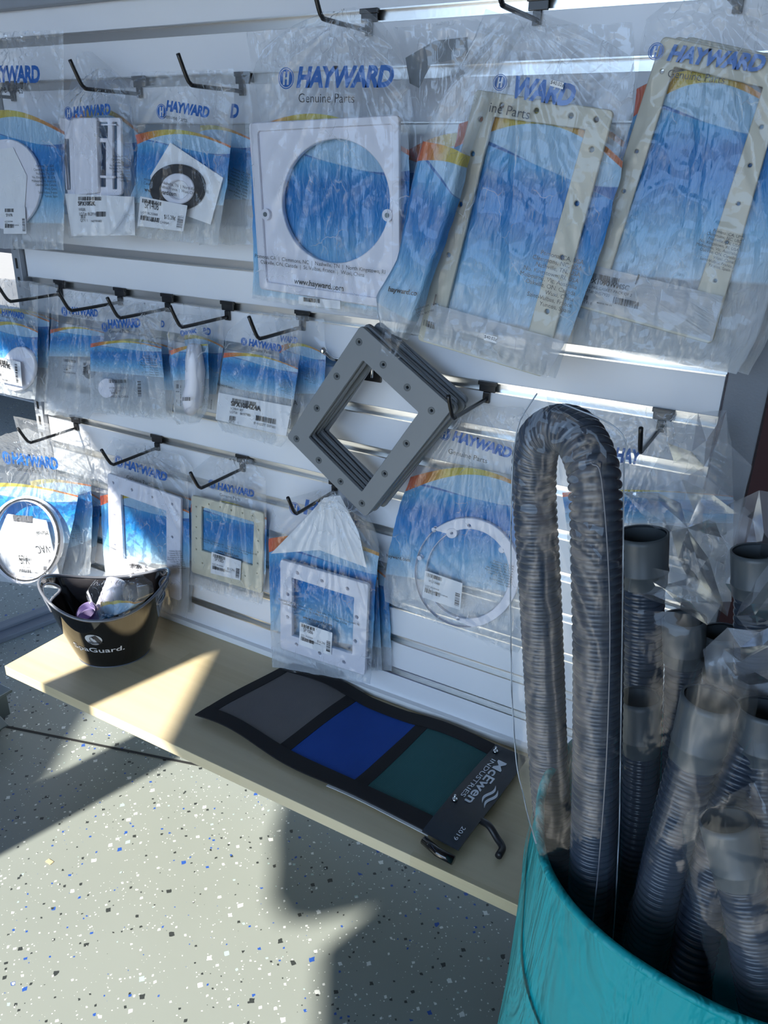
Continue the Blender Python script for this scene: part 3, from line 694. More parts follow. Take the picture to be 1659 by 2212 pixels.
# --- middle row
def small_label(t, d, quad, code=None, seed=0, china=True):
    P = [at(q[0], q[1], -d - .001) for q in quad]
    def L(u, v): return P[0].lerp(P[1], u).lerp(P[3].lerp(P[2], u), v)
    N = Vector((0, -1, 0))
    barcode('barcode', None, 0, M['ink'], t, 18, [L(0, 0), L(.5, 0), L(.5, .18), L(0, .18)], seed)
    if code: text('part_number', code, None, None, 0, M['ink'], t, frame=(L(0, .34), L(.62, .34), N), bold=.03)
    text('printed_text', 'HYDROSTATIC KIT\nLOT 0J27688', None, None, 0, M['grey_ink'], t, frame=(L(0, .50), L(.5, .50), N))
    barcode('barcode', None, 0, M['ink'], t, 9, [L(.05, .66), L(.22, .66), L(.22, .78), L(.05, .78)], seed + 1)
    barcode('barcode', None, 0, M['ink'], t, 14, [L(.82, .05), L(.82, .95), L(.92, .95), L(.92, .05)], seed + 2)
    if china: text('printed_text', 'MADE IN CHINA', None, None, 0, M['ink'], t, frame=(L(.05, .98), L(.55, .98), N))
B1 = [(-35, 596, 82, 610), (-35, 700, 82, 700), (-35, 800, 80, 812), (-35, 842, 76, 865)]
for sx, dd, lb in ((44, .02, 'rearmost blue printed bag in the stack at the left end of the middle row'), (24, .045, 'second blue printed bag in the stack at the left end of the middle row')):
    bag(lb, shift(B1, sx, 5), dd, None, (672, 790), thick=.006, umap=(.2, 1))
t = bag('clear printed bag with a white oval cap, at the left end of the middle row', B1, .08, (5, 628), (698, 800), bulge=.006)
logo(t, .08, (-12, 668), 7, (4, 680), (53, 689), 1.15); ink(t, 'Genuine Parts', (2, 684), (38, 693), .08)
poly_plate(t, 'white_cap', ell(42, 797, 34, 46, 36, .2), [], .072, .010, 'white_plastic', rnd=0, bev=.003)
plate('label', [xz([(-10, 770), (44, 782), (48, 835), (-10, 822)], -.0885)], -.0885, .0003, M['paper'], t); small_label(t, .0888, [(-8, 775), (40, 786), (44, 830), (-8, 820)], 'SP1419E', 2)
B2 = [(150, 628, 215, 632), (112, 662, 225, 660), (108, 740, 225, 740), (96, 860, 220, 865), (96, 895, 192, 905)]
t = bag('clear printed bag with a grey washer, left of the crinkled white disc bag', B2, .05, (180, 645), (708, 770), thick=.006)
logo(t, .05, (139, 673), 7, (149, 677), (213, 684), 1.1); ink(t, 'Genuine Parts', (153, 683), (200, 690), .05)
small_label(t, .05, [(137, 775), (190, 782), (188, 812), (135, 806)], None, 4)
poly_plate(t, 'washer', ell(193, 803, 11, 14, 24), [ell(193, 803, 5, 6, 16)], .046, .004, 'gasket_grey', rnd=0)
B3b = [(250, 650, 372, 665), (225, 690, 376, 690), (220, 780, 378, 780), (215, 890, 372, 900)]
t = bag('clear printed bag behind the crinkled small bag, showing its last logo letter', B3b, .035, None, (735, 840), thick=.006)
logo(t, .035, 0, 0, (347, 706), (356, 707), 1.3, 'D', False); address(t, (345, 772), (365, 772), .035)
B3 = [(250, 645, 340, 655), (205, 680, 350, 678), (196, 740, 348, 740), (194, 830, 356, 850), (196, 890, 362, 905)]
t = bag('crinkled clear printed bag with a small white disc, middle of the middle row', B3, .075, (305, 662), (738, 808), bulge=.007, thick=.010, amp=1.3)
logo(t, .075, (226, 707), 7, (234, 709), (305, 706), 1.2); ink(t, 'Genuine Parts', (237, 720), (280, 718), .075); address(t, (310, 770), (337, 771), .075)
poly_plate(t, 'white_disc', ell(232, 838, 17, 20, 28), [], .071, .006, 'white_plastic', rnd=0)
small_label(t, .080, [(235, 820), (310, 820), (312, 860), (238, 860)], None, 8)
B4b = [(395, 655, 478, 668), (400, 740, 484, 740), (400, 800, 474, 800), (396, 880, 462, 885)]
t = bag('clear printed bag behind the narrow bag with the lumpy white part', B4b, .035, None, (728, 850), thick=.006, umap=(.3, 1))
logo(t, .035, 0, 0, (438, 722), (456, 724), 1.2, 'RD', False); small_label(t, .035, [(440, 862), (460, 862), (458, 885), (438, 885)], None, 6, False)
B4 = [(388, 678, 432, 680), (364, 712, 448, 706), (370, 780, 450, 770), (378, 850, 452, 850), (376, 900, 446, 890), (390, 915, 430, 912)]
t = bag('narrow crinkled bag holding a lumpy white pump part, beside the flat bag of screws', B4, .075, (420, 676), (748, 820), bulge=.010, amp=1.5, umap=(0, .6))
logo(t, .075, (394, 720), 5, (398, 724), (426, 718), 1.5); ink(t, 'Genuine Parts', (396, 734), (414, 732), .075)
bm = bmesh.new(); P = [at(x, y, -.078) for x, y in ((420, 745), (420, 775), (422, 800), (420, 835), (415, 865), (410, 892))]
tube(bm, P, [.012, .017, .019, .018, .020, .010], 20); bm_obj('white_part', bm, w_, t, True)
small_label(t, .100, [(380, 830), (392, 830), (392, 880), (380, 880)], 'SPX185', 5, False); barcode('barcode', [(394, 858), (412, 858), (412, 866), (394, 866)], -.101, M['ink'], t, 10)
B5b = [(590, 672, 700, 690), (605, 760, 704, 765), (600, 850, 700, 850), (590, 930, 650, 935)]
t = bag('clear printed bag behind the flat bag of screws, beside the grey diamond gaskets', B5b, .035, None, (745, 850), thick=.006)
logo(t, .035, 0, 0, (606, 738), (643, 742), 1.2, 'WARD', False); ink(t, 'SPX1084Z4A', (578, 872), (643, 875), .035, 'part_number', bold=.02); address(t, (660, 795), (683, 800), .035)
B5 = [(545, 672, 650, 682), (490, 716, 652, 742), (478, 800, 640, 825), (466, 905, 622, 948), (480, 930, 606, 966)]
t = bag('flat printed bag of screws with large part number, ending the middle row', B5, .065, (595, 700), (770, 848), bulge=.003, amp=.6, thick=.005)
logo(t, .065, (527, 738), 7, (537, 746), (608, 760), 1.15); ink(t, 'Genuine Parts', (542, 757), (586, 765), .065); address(t, (610, 820), (632, 826), .065); ink(t, 'hayward.com', (470, 832), (502, 840), .065, 'web_address', bold=.02)
plate('label', [xz([(472, 848), (630, 878), (618, 942), (466, 906)], -.0645)], -.0645, .0003, M['paper'], t)
barcode('barcode', [(502, 860), (553, 869), (552, 877), (501, 868)], -.0665, M['ink'], t, 28); ink(t, 'SPX1084Z4A', (499, 876), (563, 888), .066, 'part_number', bold=.03)
ink(t, 'SCREW SET', (498, 884), (525, 889), .066); ink(t, 'LOT#:   8K97980', (497, 892), (541, 900), .066); barcode('barcode', [(496, 898), (509, 900), (508, 909), (495, 907)], -.0665, M['ink'], t, 9); ink(t, 'QTY:   1', (494, 912), (514, 916), .066)
barcode('barcode', [(553, 897), (596, 906), (595, 917), (552, 908)], -.0665, M['ink'], t, 26); ink(t, '0  610377  037161', (548, 916), (594, 926), .066)

# --- lower row
C1c = [(150, 926, 192, 935), (150, 980, 200, 985), (150, 1040, 217, 1040), (150, 1100, 217, 1100), (140, 1250, 205, 1215)]
bag('rearmost blue printed bag behind the ring and manual bag, by the black bucket', C1c, .02, None, (1055, 1190), thick=.005, umap=(.4, 1))
C1b = [(28, 898, 170, 930), (45, 960, 180, 958), (70, 1060, 196, 1040), (110, 1150, 200, 1100), (130, 1250, 195, 1240)]
t = bag('clear printed bag twisted behind the ring and manual bag, its top corner sticking up', C1b, .055, (150, 925), (1035, 1180), thick=.006, film='film_crumple', umap=(.3, 1)); address(t, (150, 1135), (172, 1138), .055)
C1 = [(-60, 958, 60, 925), (-60, 975, 168, 980), (-60, 1060, 170, 1065), (-55, 1130, 158, 1130), (-50, 1200, 140, 1210), (-45, 1250, 125, 1272)]
t = bag('large clear printed bag at lower left holding a black rimmed ring and a folded manual', C1, .10, (68, 942), (1048, 1170), bulge=.008, thick=.018, umap=(.1, 1))
logo(t, .10, (14, 989), 9, (27, 1000), (128, 1014), 1.1); ink(t, 'Genuine Parts', (37, 1016), (89, 1023), .10)
plate('ring', [xz(ell(55, 1166, 77, 92, 56), -.098), xz(ell(55, 1166, 70, 86, 56), -.098)], -.098, .014, M['white_plastic'], t, .002)
plate('black_seal', [xz(ell(55, 1166, 74, 89.5, 56), -.106), xz(ell(55, 1166, 71, 87, 56), -.106)], -.106, .003, M['rubber'], t)
o = plate('manual', [xz([(16, 1110), (100, 1124), (128, 1240), (90, 1255), (10, 1240), (-12, 1180)], -.094)], -.094, .002, M['paper'], t)
plate('title_block', [xz([(27, 1112), (71, 1115), (70, 1130), (29, 1126)], -.0955)], -.0955, .0003, M['grey_ink'], o)
text('manual_text', 'Manual', (101, 1146), (77, 1149), -.0956, M['ink'], o); text('manual_text', '-VAC', (107, 1177), (76, 1180), -.0956, M['ink'], o, hf=1.1)
sticker(t, [(38, 1203), (105, 1205), (104, 1250), (36, 1244)], .104, code='SPX', seed=11)
C2b = [(260, 960, 395, 985), (240, 1000, 418, 1010), (240, 1100, 420, 1100), (240, 1200, 418, 1200), (250, 1290, 414, 1325)]
bag('blue printed bag just behind the lower bag with the tall white frame', C2b, .018, None, (1055, 1200), thick=.005)
C2 = [(245, 945, 385, 975), (216, 990, 402, 1010), (216, 1060, 408, 1080), (222, 1180, 410, 1190), (228, 1250, 408, 1290), (245, 1290, 404, 1335)]
t = bag('clear printed bag behind the bucket with a tall white frame and blue window', C2, .040, (313, 964), (1072, 1215), thick=.010, pleat=1.3)
logo(t, .04, (257, 997), 9, (268, 1010), (362, 1040), 1.05); ink(t, 'Genuine Parts', (274, 1034), (328, 1051), .04)
fo = [(235, 1022), (392, 1076), (390, 1296), (240, 1238)]; fi = [(262, 1066), (362, 1102), (363, 1240), (268, 1208)]
poly_plate(t, 'gasket_frame', fo, [fi], .035, .007, 'white_plastic', [(247, 1042), (287, 1057), (331, 1073), (374, 1088), (250, 1112), (374, 1159), (251, 1177)], .0045)
address(t, (366, 1192), (392, 1192), .041); ink(t, 'hayward.com', (229, 1178), (252, 1190), .041, 'web_address'); small_label(t, .041, [(281, 1216), (320, 1220), (320, 1250), (281, 1246)], 'SP1084', 4, False)
C3 = [(455, 985, 545, 992), (414, 1018, 574, 1035), (412, 1100, 576, 1115), (410, 1210, 574, 1240), (404, 1262, 566, 1305)]
t = bag('clear printed bag with an ivory square frame, right of the tall white frame', C3, .030, (515, 1010), (1088, 1225), thick=.008, pleat=1.3)
logo(t, .03, (458, 1046), 8, (470, 1057), (550, 1074), 1.1); ink(t, 'Genuine Parts', (475, 1071), (519, 1082), .03)
fo = [(416, 1070), (570, 1108), (566, 1280), (416, 1234)]; fi = [(436, 1092), (551, 1126), (548, 1222), (436, 1189)]
poly_plate(t, 'gasket_frame', fo, [fi], .026, .006, 'ivory', rim_holes(fo, fi, (.2, .38, .56, .74, .9)), .003)
ink(t, 'Pomona, CA  |  Clemmons, NC  |  Nashville, TN  |  North Kingstown, RI\n     Oakville, ON, Canada  |  St. Vulbas, France  |  Wuxi, China', (433, 1164), (554, 1200), .031); ink(t, 'www.hayward.com', (470, 1191), (515, 1204), .031, 'web_address', bold=.03)
sticker(t, [(457, 1192), (521, 1212), (519, 1254), (455, 1238)], .032, code='SP1085', price='$13.29¢', seed=13)
for dx, dd, lb in ((42, .016, 'rearmost blue printed bag of the stack in the lower middle'), (20, .034, 'second blue printed bag of the stack in the lower middle')):
    t = bag(lb, [(720, 1075, 780, 1120), (740, 1180, 795 + dx, 1215), (745, 1300, 800 + dx, 1330), (748, 1440, 805 + dx, 1450)], dd, None, (1200, 1390), thick=.006, umap=(.5, 1))
logo(t, .034, (740, 1110), 6, (700, 1122), (778, 1138), 1.1)
C4 = [(690, 1058, 735, 1060), (592, 1085, 800, 1110), (580, 1150, 820, 1180), (582, 1250, 810, 1280), (585, 1360, 805, 1400), (588, 1440, 800, 1478)]
t = bag('clear bag in the lower middle with white square frame and folded white top', C4, .070, (712, 1057), (1165, 1380), thick=.016, bulge=.006, pleat=1.3, umap=(0, .8))
logo(t, .07, (637, 1099), 12, (655, 1108), (740, 1130), 1.0, 'HAY')
plate('folded_top', [xz([(700, 1075), (655, 1125), (585, 1196), (690, 1188), (792, 1226), (775, 1150), (735, 1070)], -.073)], -.073, .0006, M['paper'], t)
fo = [(609, 1208), (797, 1262), (789, 1456), (609, 1398)]; fi = [(632, 1245), (768, 1288), (764, 1412), (632, 1372)]
poly_plate(t, 'gasket_frame', fo, [fi], .071, .009, 'white_plastic', [(645, 1236), (698, 1253), (753, 1270), (624, 1282), (624, 1331), (773, 1331), (770, 1383), (643, 1390), (693, 1409), (745, 1428)], .005)
centre_addr(t, (602, 1296), (776, 1352), (654, 1335), (717, 1354), .077)
sticker(t, [(648, 1343), (718, 1367), (715, 1416), (646, 1392)], .078, code='SP1086', price='$26.24¢', seed=17)
C5 = [(975, 872, 1130, 880), (950, 905, 1150, 910), (900, 1000, 1160, 1000), (865, 1085, 1160, 1100), (842, 1180, 1150, 1200), (828, 1270, 1150, 1330), (832, 1300, 1120, 1412)]
t = bag('clear printed bag with a round white ring gasket, left of the bagged grey hose', C5, .035, (1030, 862), (1018, 1262), thick=.010, bulge=.004)
logo(t, .035, (960, 937), 13, (976, 950), (1103, 990), 1.1); ink(t, 'Genuine Parts', (968, 979), (1052, 1001), .035)
rc = ell(1010, 1236, 112, 117, 64)
poly_plate(t, 'ring_gasket', rc, [ell(1012, 1238, 91, 98, 64)], .030, .008, 'white_plastic', [(939, 1143), (1015, 1134), (1085, 1187), (908, 1204), (991, 1335)], .0045, rnd=0)
plate('ring_tab', [xz(ell(978, 1150, 11, 10, 20), -.030), xz(ell(978, 1150, 4, 4, 12), -.030)], -.030, .010, w_, t, .001)
address(t, (1066, 1213), (1110, 1226), .036); ink(t, 'hayward.com', (835, 1203), (886, 1214), .036, 'web_address', bold=.02)
sticker(t, [(918, 1232), (999, 1260), (994, 1318), (912, 1290)], .038, code='WGX1048B', seed=19)
C6 = [(1180, 850, 1570, 905), (1200, 960, 1580, 960), (1220, 1100, 1585, 1100), (1240, 1300, 1580, 1300)]
t = bag('crumpled clear printed bag on the hook behind the grey hoses', C6, .045, (1420, 925), (1060, 1130), film='film_crumple', amp=1.6)
logo(t, .045, (1290, 968), 15, (1326, 996), (1386, 1003), 1.6, 'HAY')

# --- stack of grey diamond gaskets on a zinc hook
go = [(782, 703), (979, 880), (792, 1115), (622, 943)]; gi = [(786, 776), (908, 890), (784, 1062), (668, 944)]
hd = [(778, 738), (730, 812), (687, 881), (643, 947), (691, 993), (738, 1039), (784, 1086), (833, 1022), (880, 957), (934, 886), (882, 836), (830, 787)]
base = None; names = ['frontmost grey plastic diamond gasket of the hanging stack', 'second grey diamond gasket, right behind the front one', 'middle grey diamond gasket of the hanging stack', 'fourth grey diamond gasket, next to the rearmost', 'rearmost grey diamond gasket, closest to the white panel']
gc = at(785, 910, -.085)
for i in range(5):
    Y = -.104 + i * .0125
    Yf = -.104; lo = [rounded(xz(go, Yf), .008), rounded(xz(gi, Yf), .004)] + [circ(xz([h], Yf)[0], .0035, 14) for h in hd]
    o = plate('gasket', lo, 0, .0075, M['gasket_grey'], None, .0008); tag(o, names[i], 'gasket', 'grey diamond gaskets stacked on one hook')
    recenter(o, (gc.x, 0, at(785, 775, Yf).z)); o.location.y = Y; o.location.x += (.0, .004, -.003, .007, .003)[i]; o.rotation_euler.y = (0, .018, -.02, .03, -.012)[i]
    o.rotation_euler.z = (0, .01, -.012, .015, 0)[i]
    if i == 0:
        LOC[o.name] = o.location.copy()
        for h in hd:
            c = xz([h], Yf)[0]
            plate('countersink', [circ(c, .0062, 18), circ(c, .0038, 18)], Yf - .0040, .0006, M['slot'] if False else M['cuff'], o)
x_ = at(806, 738, 0).x; z_ = at(800, 770, -.06).z
t = thing('display_hook', 'shiny zinc hook with a ball end carrying the grey diamond gaskets', 'hook', (x_, -.002, gz(7)), 'hooks in the slatted panel')
B_ = at(698, 757, -.135); Cc = at(790, 772, -.05)
bm = bmesh.new(); tube(bm, smoothpath([(x_, -.004, Cc.z), (x_, -.05, Cc.z), (B_.x + (x_ - B_.x) * .3, -.105, Cc.z + .002), B_], 6), .0028, 10); bm_obj('prong', bm, M['chrome'], t, True)
bm = bmesh.new(); bmesh.ops.create_uvsphere(bm, u_segments=16, v_segments=10, radius=.0055, matrix=Matrix.Translation(B_)); bm_obj('ball_end', bm, M['chrome'], t, True)
box('clip', (x_ - .02, -.005, gz(7) - .03), (x_ + .02, -.001, gz(7) + .008), M['black_metal'], t, bev=.001)
a, b = at(804, 790, -.035), at(803, 816, -.035); bm = bmesh.new(); tube(bm, [a + Vector((-.012, 0, .003)), a, b], .0022, 10); bm_obj('pin', bm, M['chrome'], t, True)

# ------------------------------------------------------------------ bucket
bc = Vector((-1.240, -.176, .2385)); ang = math.radians(40); ux = Vector((math.cos(ang), math.sin(ang), 0)); vx = Vector((-ux.y, ux.x, 0))
bt = thing('party_bucket', 'glossy black oval tub with loop handles on the sunlit left end of the shelf', 'bucket', bc)
HB = .135
def bpt(th, v, k=0):                     # v 0 base .. 1 rim ; k inward offset
    ra = (.074 + (.134 - .074) * v ** .85) - k; rb = (.062 + (.098 - .062) * v ** .85) - k
    hr = HB + .052 * abs(math.cos(th)) ** 2.2
    return bc + ux * ra * math.cos(th) + vx * rb * math.sin(th) + Vector((0, 0, max(.003 * (k > 0), v * hr)))
NT, NV = 96, 40
def inhole(th, v):
    c = math.cos(th)
    if abs(c) < .5: return False
    a_ = math.asin(max(-1, min(1, math.sin(th)))); return (a_ / .52) ** 2 + ((v - .82) / .10) ** 2 < 1
bm = bmesh.new(); g_o = [[bm.verts.new(bpt(2 * PI * i / NT, j / NV)) for i in range(NT)] for j in range(NV + 1)]
g_i = [[bm.verts.new(bpt(2 * PI * i / NT, j / NV, .0028)) for i in range(NT)] for j in range(NV + 1)]
def hq(i, j): return inhole(2 * PI * (i + .5) / NT, (j + .5) / NV)
for j in range(NV):
    for i in range(NT):
        if hq(i, j): continue
        k = (i + 1) % NT
        bm.faces.new((g_o[j][i], g_o[j][k], g_o[j + 1][k], g_o[j + 1][i])); bm.faces.new((g_i[j][i], g_i[j + 1][i], g_i[j + 1][k], g_i[j][k]))
for i in range(NT):
    k = (i + 1) % NT; bm.faces.new((g_o[NV][i], g_o[NV][k], g_i[NV][k], g_i[NV][i]))
bm.faces.new(g_o[0][::-1]); bm.faces.new(g_i[0])
bm_obj('body', bm, M['dark_plastic'], bt, True)
bm = bmesh.new(); tube(bm, [bpt(2 * PI * i / 120, 1.0, .001) + Vector((0, 0, .001)) for i in range(120)], .0032, 8, closed=True); bm_obj('rim', bm, M['rim_clear'], bt, True)
bm = bmesh.new(); tube(bm, [bpt(2 * PI * i / 96, 0.004, -.0005) for i in range(96)], .0014, 6, closed=True); bm_obj('base_ring', bm, M['rim_clear'], bt, True)
for s in (0, PI):
    pts = [bpt(s + .52 * math.cos(q) * 1.02, .82 + .102 * math.sin(q), .0014) for q in [2 * PI * k / 40 for k in range(40)]]
    bm = bmesh.new(); tube(bm, pts, .0032, 8, closed=True); bm_obj('handle', bm, M['rim_clear'], bt, True)
# logo wrapped on the tub: find theta range facing the camera
def wrap_text(s, th0, th1, v0, hh, mat, name, slope=0, bold=0):
    me, a0, a1 = text_src(s, bold, 0); me = me.copy()
    bm = bmesh.new(); bm.from_mesh(me)
    for v in bm.verts:
        f = (v.co.x - a0) / (a1 - a0); th = th0 + (th1 - th0) * f; vv = v0 + v.co.y * hh + slope * f
        v.co = bpt(th, vv, -.0007)
    bm.to_mesh(me); bm.free(); put(name, me, bt, M[mat])
tf = -PI / 2
wrap_text('SpaGuard.', tf - .74, tf + .36, .35, .130, 'silver_ink', 'brand_name', -.0, .012)
loops = []
def bdisc(cth, cv, rth, rv, n=28): return [bpt(cth + rth * math.cos(2 * PI * k / n), cv + rv * math.sin(2 * PI * k / n), -.0006) for k in range(n)]
c0 = tf - .20; V = bdisc(c0, .62, .155, .105); mesh('emblem', V, [tuple(range(len(V)))], M['silver_ink'], bt)
bm = bmesh.new()
for k in range(5):
    pts = [bpt(c0 + .0 + .12 * q + k * .016 - .02, .66 + .03 * math.cos(q * 3) - .10 * q + k * .006, -.0012) for q in [i / 10 for i in range(11)]]; tube(bm, pts, .0005, 5)
tube(bm, [bpt(c0 - .03 + .035 * math.cos(q), .63 + .045 * math.sin(q), -.0012) for q in [i * .5 for i in range(11)]], .0005, 5)
for k in range(3): tube(bm, [bpt(c0 - .11 + .22 * i / 10, .57 - k * .016 + .004 * math.sin(i), -.0012) for i in range(11)], .0005, 5)
bm_obj('emblem_lines', bm, M['ink'], bt, True)
# things in the tub
def cup(label, p0, p1, r0, r1, mat, mat2, nm='plastic_fitting', cat='fitting'):
    p0, p1 = Vector(p0), Vector(p1); t = thing(nm, label, cat, p0)
    d = (p1 - p0); n = 24
    bm = bmesh.new(); tube(bm, [p0 + d * (i / n) for i in range(n + 1)], [(r0 + (r1 - r0) * i / n) * (1 + .025 * (i % 3 == 0)) for i in range(n + 1)], 28, False)
    tube(bm, [p1, p1 - d * .9], [r1 - .0015, r0 - .0015], 28, False); 
    bm_obj('shell', bm, M[mat], t, True)
    bm = bmesh.new(); tube(bm, [p1 + (ux * 0), p1 - d * .06], [r1 + .0014, r1 + .0014], 28, False); bm_obj('lip', bm, M[mat2], t, True)
    bm = bmesh.new(); tube(bm, [p0, p0 - d * .04], [r0, r0 * .8], 28); bm_obj('end_cap', bm, M[mat2], t, True)
    return t
Z0 = bc.z
cup('white lilac tube with a round cap leaning in the black tub', bc + Vector((-.00, .028, .165)), bc + Vector((-.008, -.015, .085)), .021, .024, 'lilac', 'lilac')
cup('lavender ribbed cup standing low in the black tub', bc + Vector((-.012, -.022, .080)), bc + Vector((-.010, -.052, .125)), .019, .022, 'lavender', 'purple')
cup('small purple cup lying at the front of the black tub', bc + Vector((.004, -.040, .075)), bc + Vector((.004, -.064, .122)), .017, .020, 'lavender', 'lavender')
ct = thing('parts_bag', 'crumpled clear printed bag stuffed into the black tub beside the lilac tube', 'bag', bc + Vector((.04, .02, .12)), 'clear bags of pool parts on the hooks')
def blob(name, rows, Y, mat, parent, seed, amp, pr=None, umap=(0, 1)): 
    return sheet(name, rows, -Y, mat, parent, None, .02, amp, seed, pr, 1.3, -1, umap)
blob('printed_back', [(250, 1262, 300, 1258), (228, 1280, 322, 1268), (222, 1305, 322, 1290), (228, 1332, 290, 1312)], -.185, M['print'], ct, 71, 3, (1290, 1400), (.2, .9))
blob('front_film', [(208, 1250, 310, 1244), (190, 1275, 330, 1258), (200, 1300, 332, 1280), (228, 1328, 290, 1322)], -.205, M['film_crumple'], ct, 72, 3)

# ------------------------------------------------------------------ colour swatch on the shelf
K = [Vector((-.925, -.262, .243)), Vector((-.878, -.016, .243)), Vector((-.318, -.035, .243)), Vector((-.335, -.298, .243))]   # left-front, left-back, right-back, right-front
sw = thing('fabric_swatch', 'long black edged fabric sample with grey, blue and green mesh panels lying on the shelf', 'fabric sample', (-.62, -.15, .239))
def sp3(u, v, h=0):
    p = K[0].lerp(K[3], u).lerp(K[1].lerp(K[2], u), v)
    b = .004 * math.sin(u * 9) + .003 * math.sin(u * 14 + v * 5) + .004
    p = p + Vector((0, .0035 * math.sin(u * 11), 0)); p.z += max(0, b) + h; return p
def patch(name, u0, u1, v0, v1, h, th, mat, parent, nu=30, nv=14):
    nu = max(4, int((u1 - u0) * 90)); V = []; F = []
    for s in (1, 0):
        for j in range(nv + 1):
            for i in range(nu + 1): V.append(sp3(u0 + (u1 - u0) * i / nu, v0 + (v1 - v0) * j / nv, h if s else h - th))
    n = (nu + 1) * (nv + 1)
    for j in range(nv):
        for i in range(nu):
            a = j * (nu + 1) + i; F.append((a, a + 1, a + nu + 2, a + nu + 1)); F.append((n + a, n + a + nu + 1, n + a + nu + 2, n + a + 1))
    ring = [i for i in range(nu + 1)] + [(j * (nu + 1) + nu) for j in range(1, nv + 1)] + [nv * (nu + 1) + i for i in range(nu - 1, -1, -1)] + [j * (nu + 1) for j in range(nv - 1, 0, -1)]
    for a, b in zip(ring, ring[1:] + ring[:1]): F.append((a, n + a, n + b, b))
    return mesh(name, V, F, mat, parent, False)
bw = .055
for nme, a, b, m_ in (('grey_panel', .03, .325, 'cloth_grey'), ('blue_panel', .355, .615, 'cloth_blue'), ('green_panel', .645, .915, 'cloth_green')):
    patch(nme, a, b, .09, .91, .0012, .001, M[m_], sw)
patch('edge_webbing', 0, .93, .0, .125, .0030, .0028, M['webbing'], sw); patch('edge_webbing', .015, .93, .875, 1.0, .0030, .0028, M['webbing'], sw)
patch('cross_webbing', 0, .042, .1, .9, .0024, .002, M['webbing'], sw); patch('cross_webbing', .318, .362, .1, .9, .0022, .002, M['webbing'], sw); patch('cross_webbing', .605, .650, .1, .9, .0022, .002, M['webbing'], sw)
cardp = patch('card', .885, 1.0, -.03, .98, .0085, .003, M['card_black'], sw)
def cardpt(u, v, h=.0095): return sp3(u, v, h)
def card_text(s, ua, ub, v0, v1, name, bold=0, u_base=None):
    # baseline runs from high v (back) to low v (front) at column u, letters grow toward lower u
    me, a0, a1 = text_src(s, bold, 0); me = me.copy(); bm = bmesh.new(); bm.from_mesh(me)
    ys = [v.co.y for v in bm.verts]; ym = max(ys)
    for v in bm.verts:
        f = (v.co.x - a0) / (a1 - a0); q = v.co.y / ym
        v.co = cardpt(ua + (ub - ua) * q, v0 + (v1 - v0) * f)
    bm.to_mesh(me); bm.free(); put(name, me, cardp, M['white_ink'])
card_text('McEwen', .928, .957, .84, .34, 'brand_name', .02); card_text('INDUSTRIES', .908, .922, .82, .36, 'brand_name', .01); card_text('2019', .970, .982, .14, .02, 'year_text')
for k in (0, 1):
    V = []; 
    for i in range(13):
        f = i / 12; wv = .010 * math.sin(f * 6.3); c_ = .972 + wv * .6 + k * .014; vv = .60 - f * .20 - k * .03; wd = .0045 * math.sin(PI * f) + .0004
        V += [cardpt(c_ - wd, vv), cardpt(c_ + wd, vv)]
    mesh('wave_mark', V, [(2 * i, 2 * i + 1, 2 * i + 3, 2 * i + 2) for i in range(12)], M['white_ink'], cardp)
for (u, v) in ((.902, .90), (.905, .30)):
    c_ = cardpt(u, v, .010); bm = bmesh.new(); tube(bm, [c_, c_ + Vector((0, 0, .003))], [.0055, .004], 16); tube(bm, [c_ + Vector((0, 0, .003)), c_ + Vector((0, 0, .010))], .002, 10); bm_obj('screw', bm, M['chrome'], cardp, True)
bm = bmesh.new(); P = [sp3(1.0, .28, .004), sp3(1.03, .25, .010), sp3(1.06, .22, .003), sp3(1.085, .18, .001), sp3(1.09, .10, .002)]
tube(bm, smoothpath(P, 6), .006, 10); bm_obj('strap_loop', bm, M['rubber'], sw, True)
bm = bmesh.new(); a = sp3(.90, -.06, .0); b = sp3(1.0, -.09, .0); tube(bm, [a, a.lerp(b, .5) + Vector((0, -.004, 0)), b], .0075, 12); bm_obj('buckle', bm, M['dark_plastic'], sw, True)
patch('white_backing', .55, .9, -.012, .08, -.002, .001, M['shelf_white'], sw)

# ------------------------------------------------------------------ teal hamper with hoses
hc = Vector((.030, -.520, 0)); HR = .192; HZ = .655
bk = thing('laundry_hamper', 'round teal nylon hamper in the right foreground, full of bagged grey hoses', 'hamper', (hc.x, hc.y, 0))
def hpt(th, v, k=0):
    r = HR + .034 * (1 - v) - k + .008 * noise.noise(Vector((math.cos(th) * 2.2, math.sin(th) * 2.2, v * 3))) + .006 * math.sin(PI * v) * math.sin(th * 5 + 1) * (1 - v)
    return Vector((hc.x + r * math.cos(th), hc.y + r * math.sin(th), v * (HZ + .006 * math.sin(th * 3))))
n1, n2 = 120, 60; V = []; F = []
for k in (0, .003):
    for j in range(n2 + 1):
        for i in range(n1): V.append(hpt(2 * PI * i / n1, j / n2, k))
n = n1 * (n2 + 1)
for j in range(n2):
    for i in range(n1):
        k = (i + 1) % n1; a, b = j * n1 + i, j * n1 + k; F.append((a, b, b + n1, a + n1)); F.append((n + a, n + a + n1, n + b + n1, n + b))
F.append(tuple(range(n1))[::-1])
mesh('fabric_wall', V, F, M['teal'], bk, True)
bm = bmesh.new(); tube(bm, [hpt(2 * PI * i / 120, 1, .001) for i in range(120)], .0045, 10, closed=True); bm_obj('rim_hem', bm, M['teal'], bk, True)
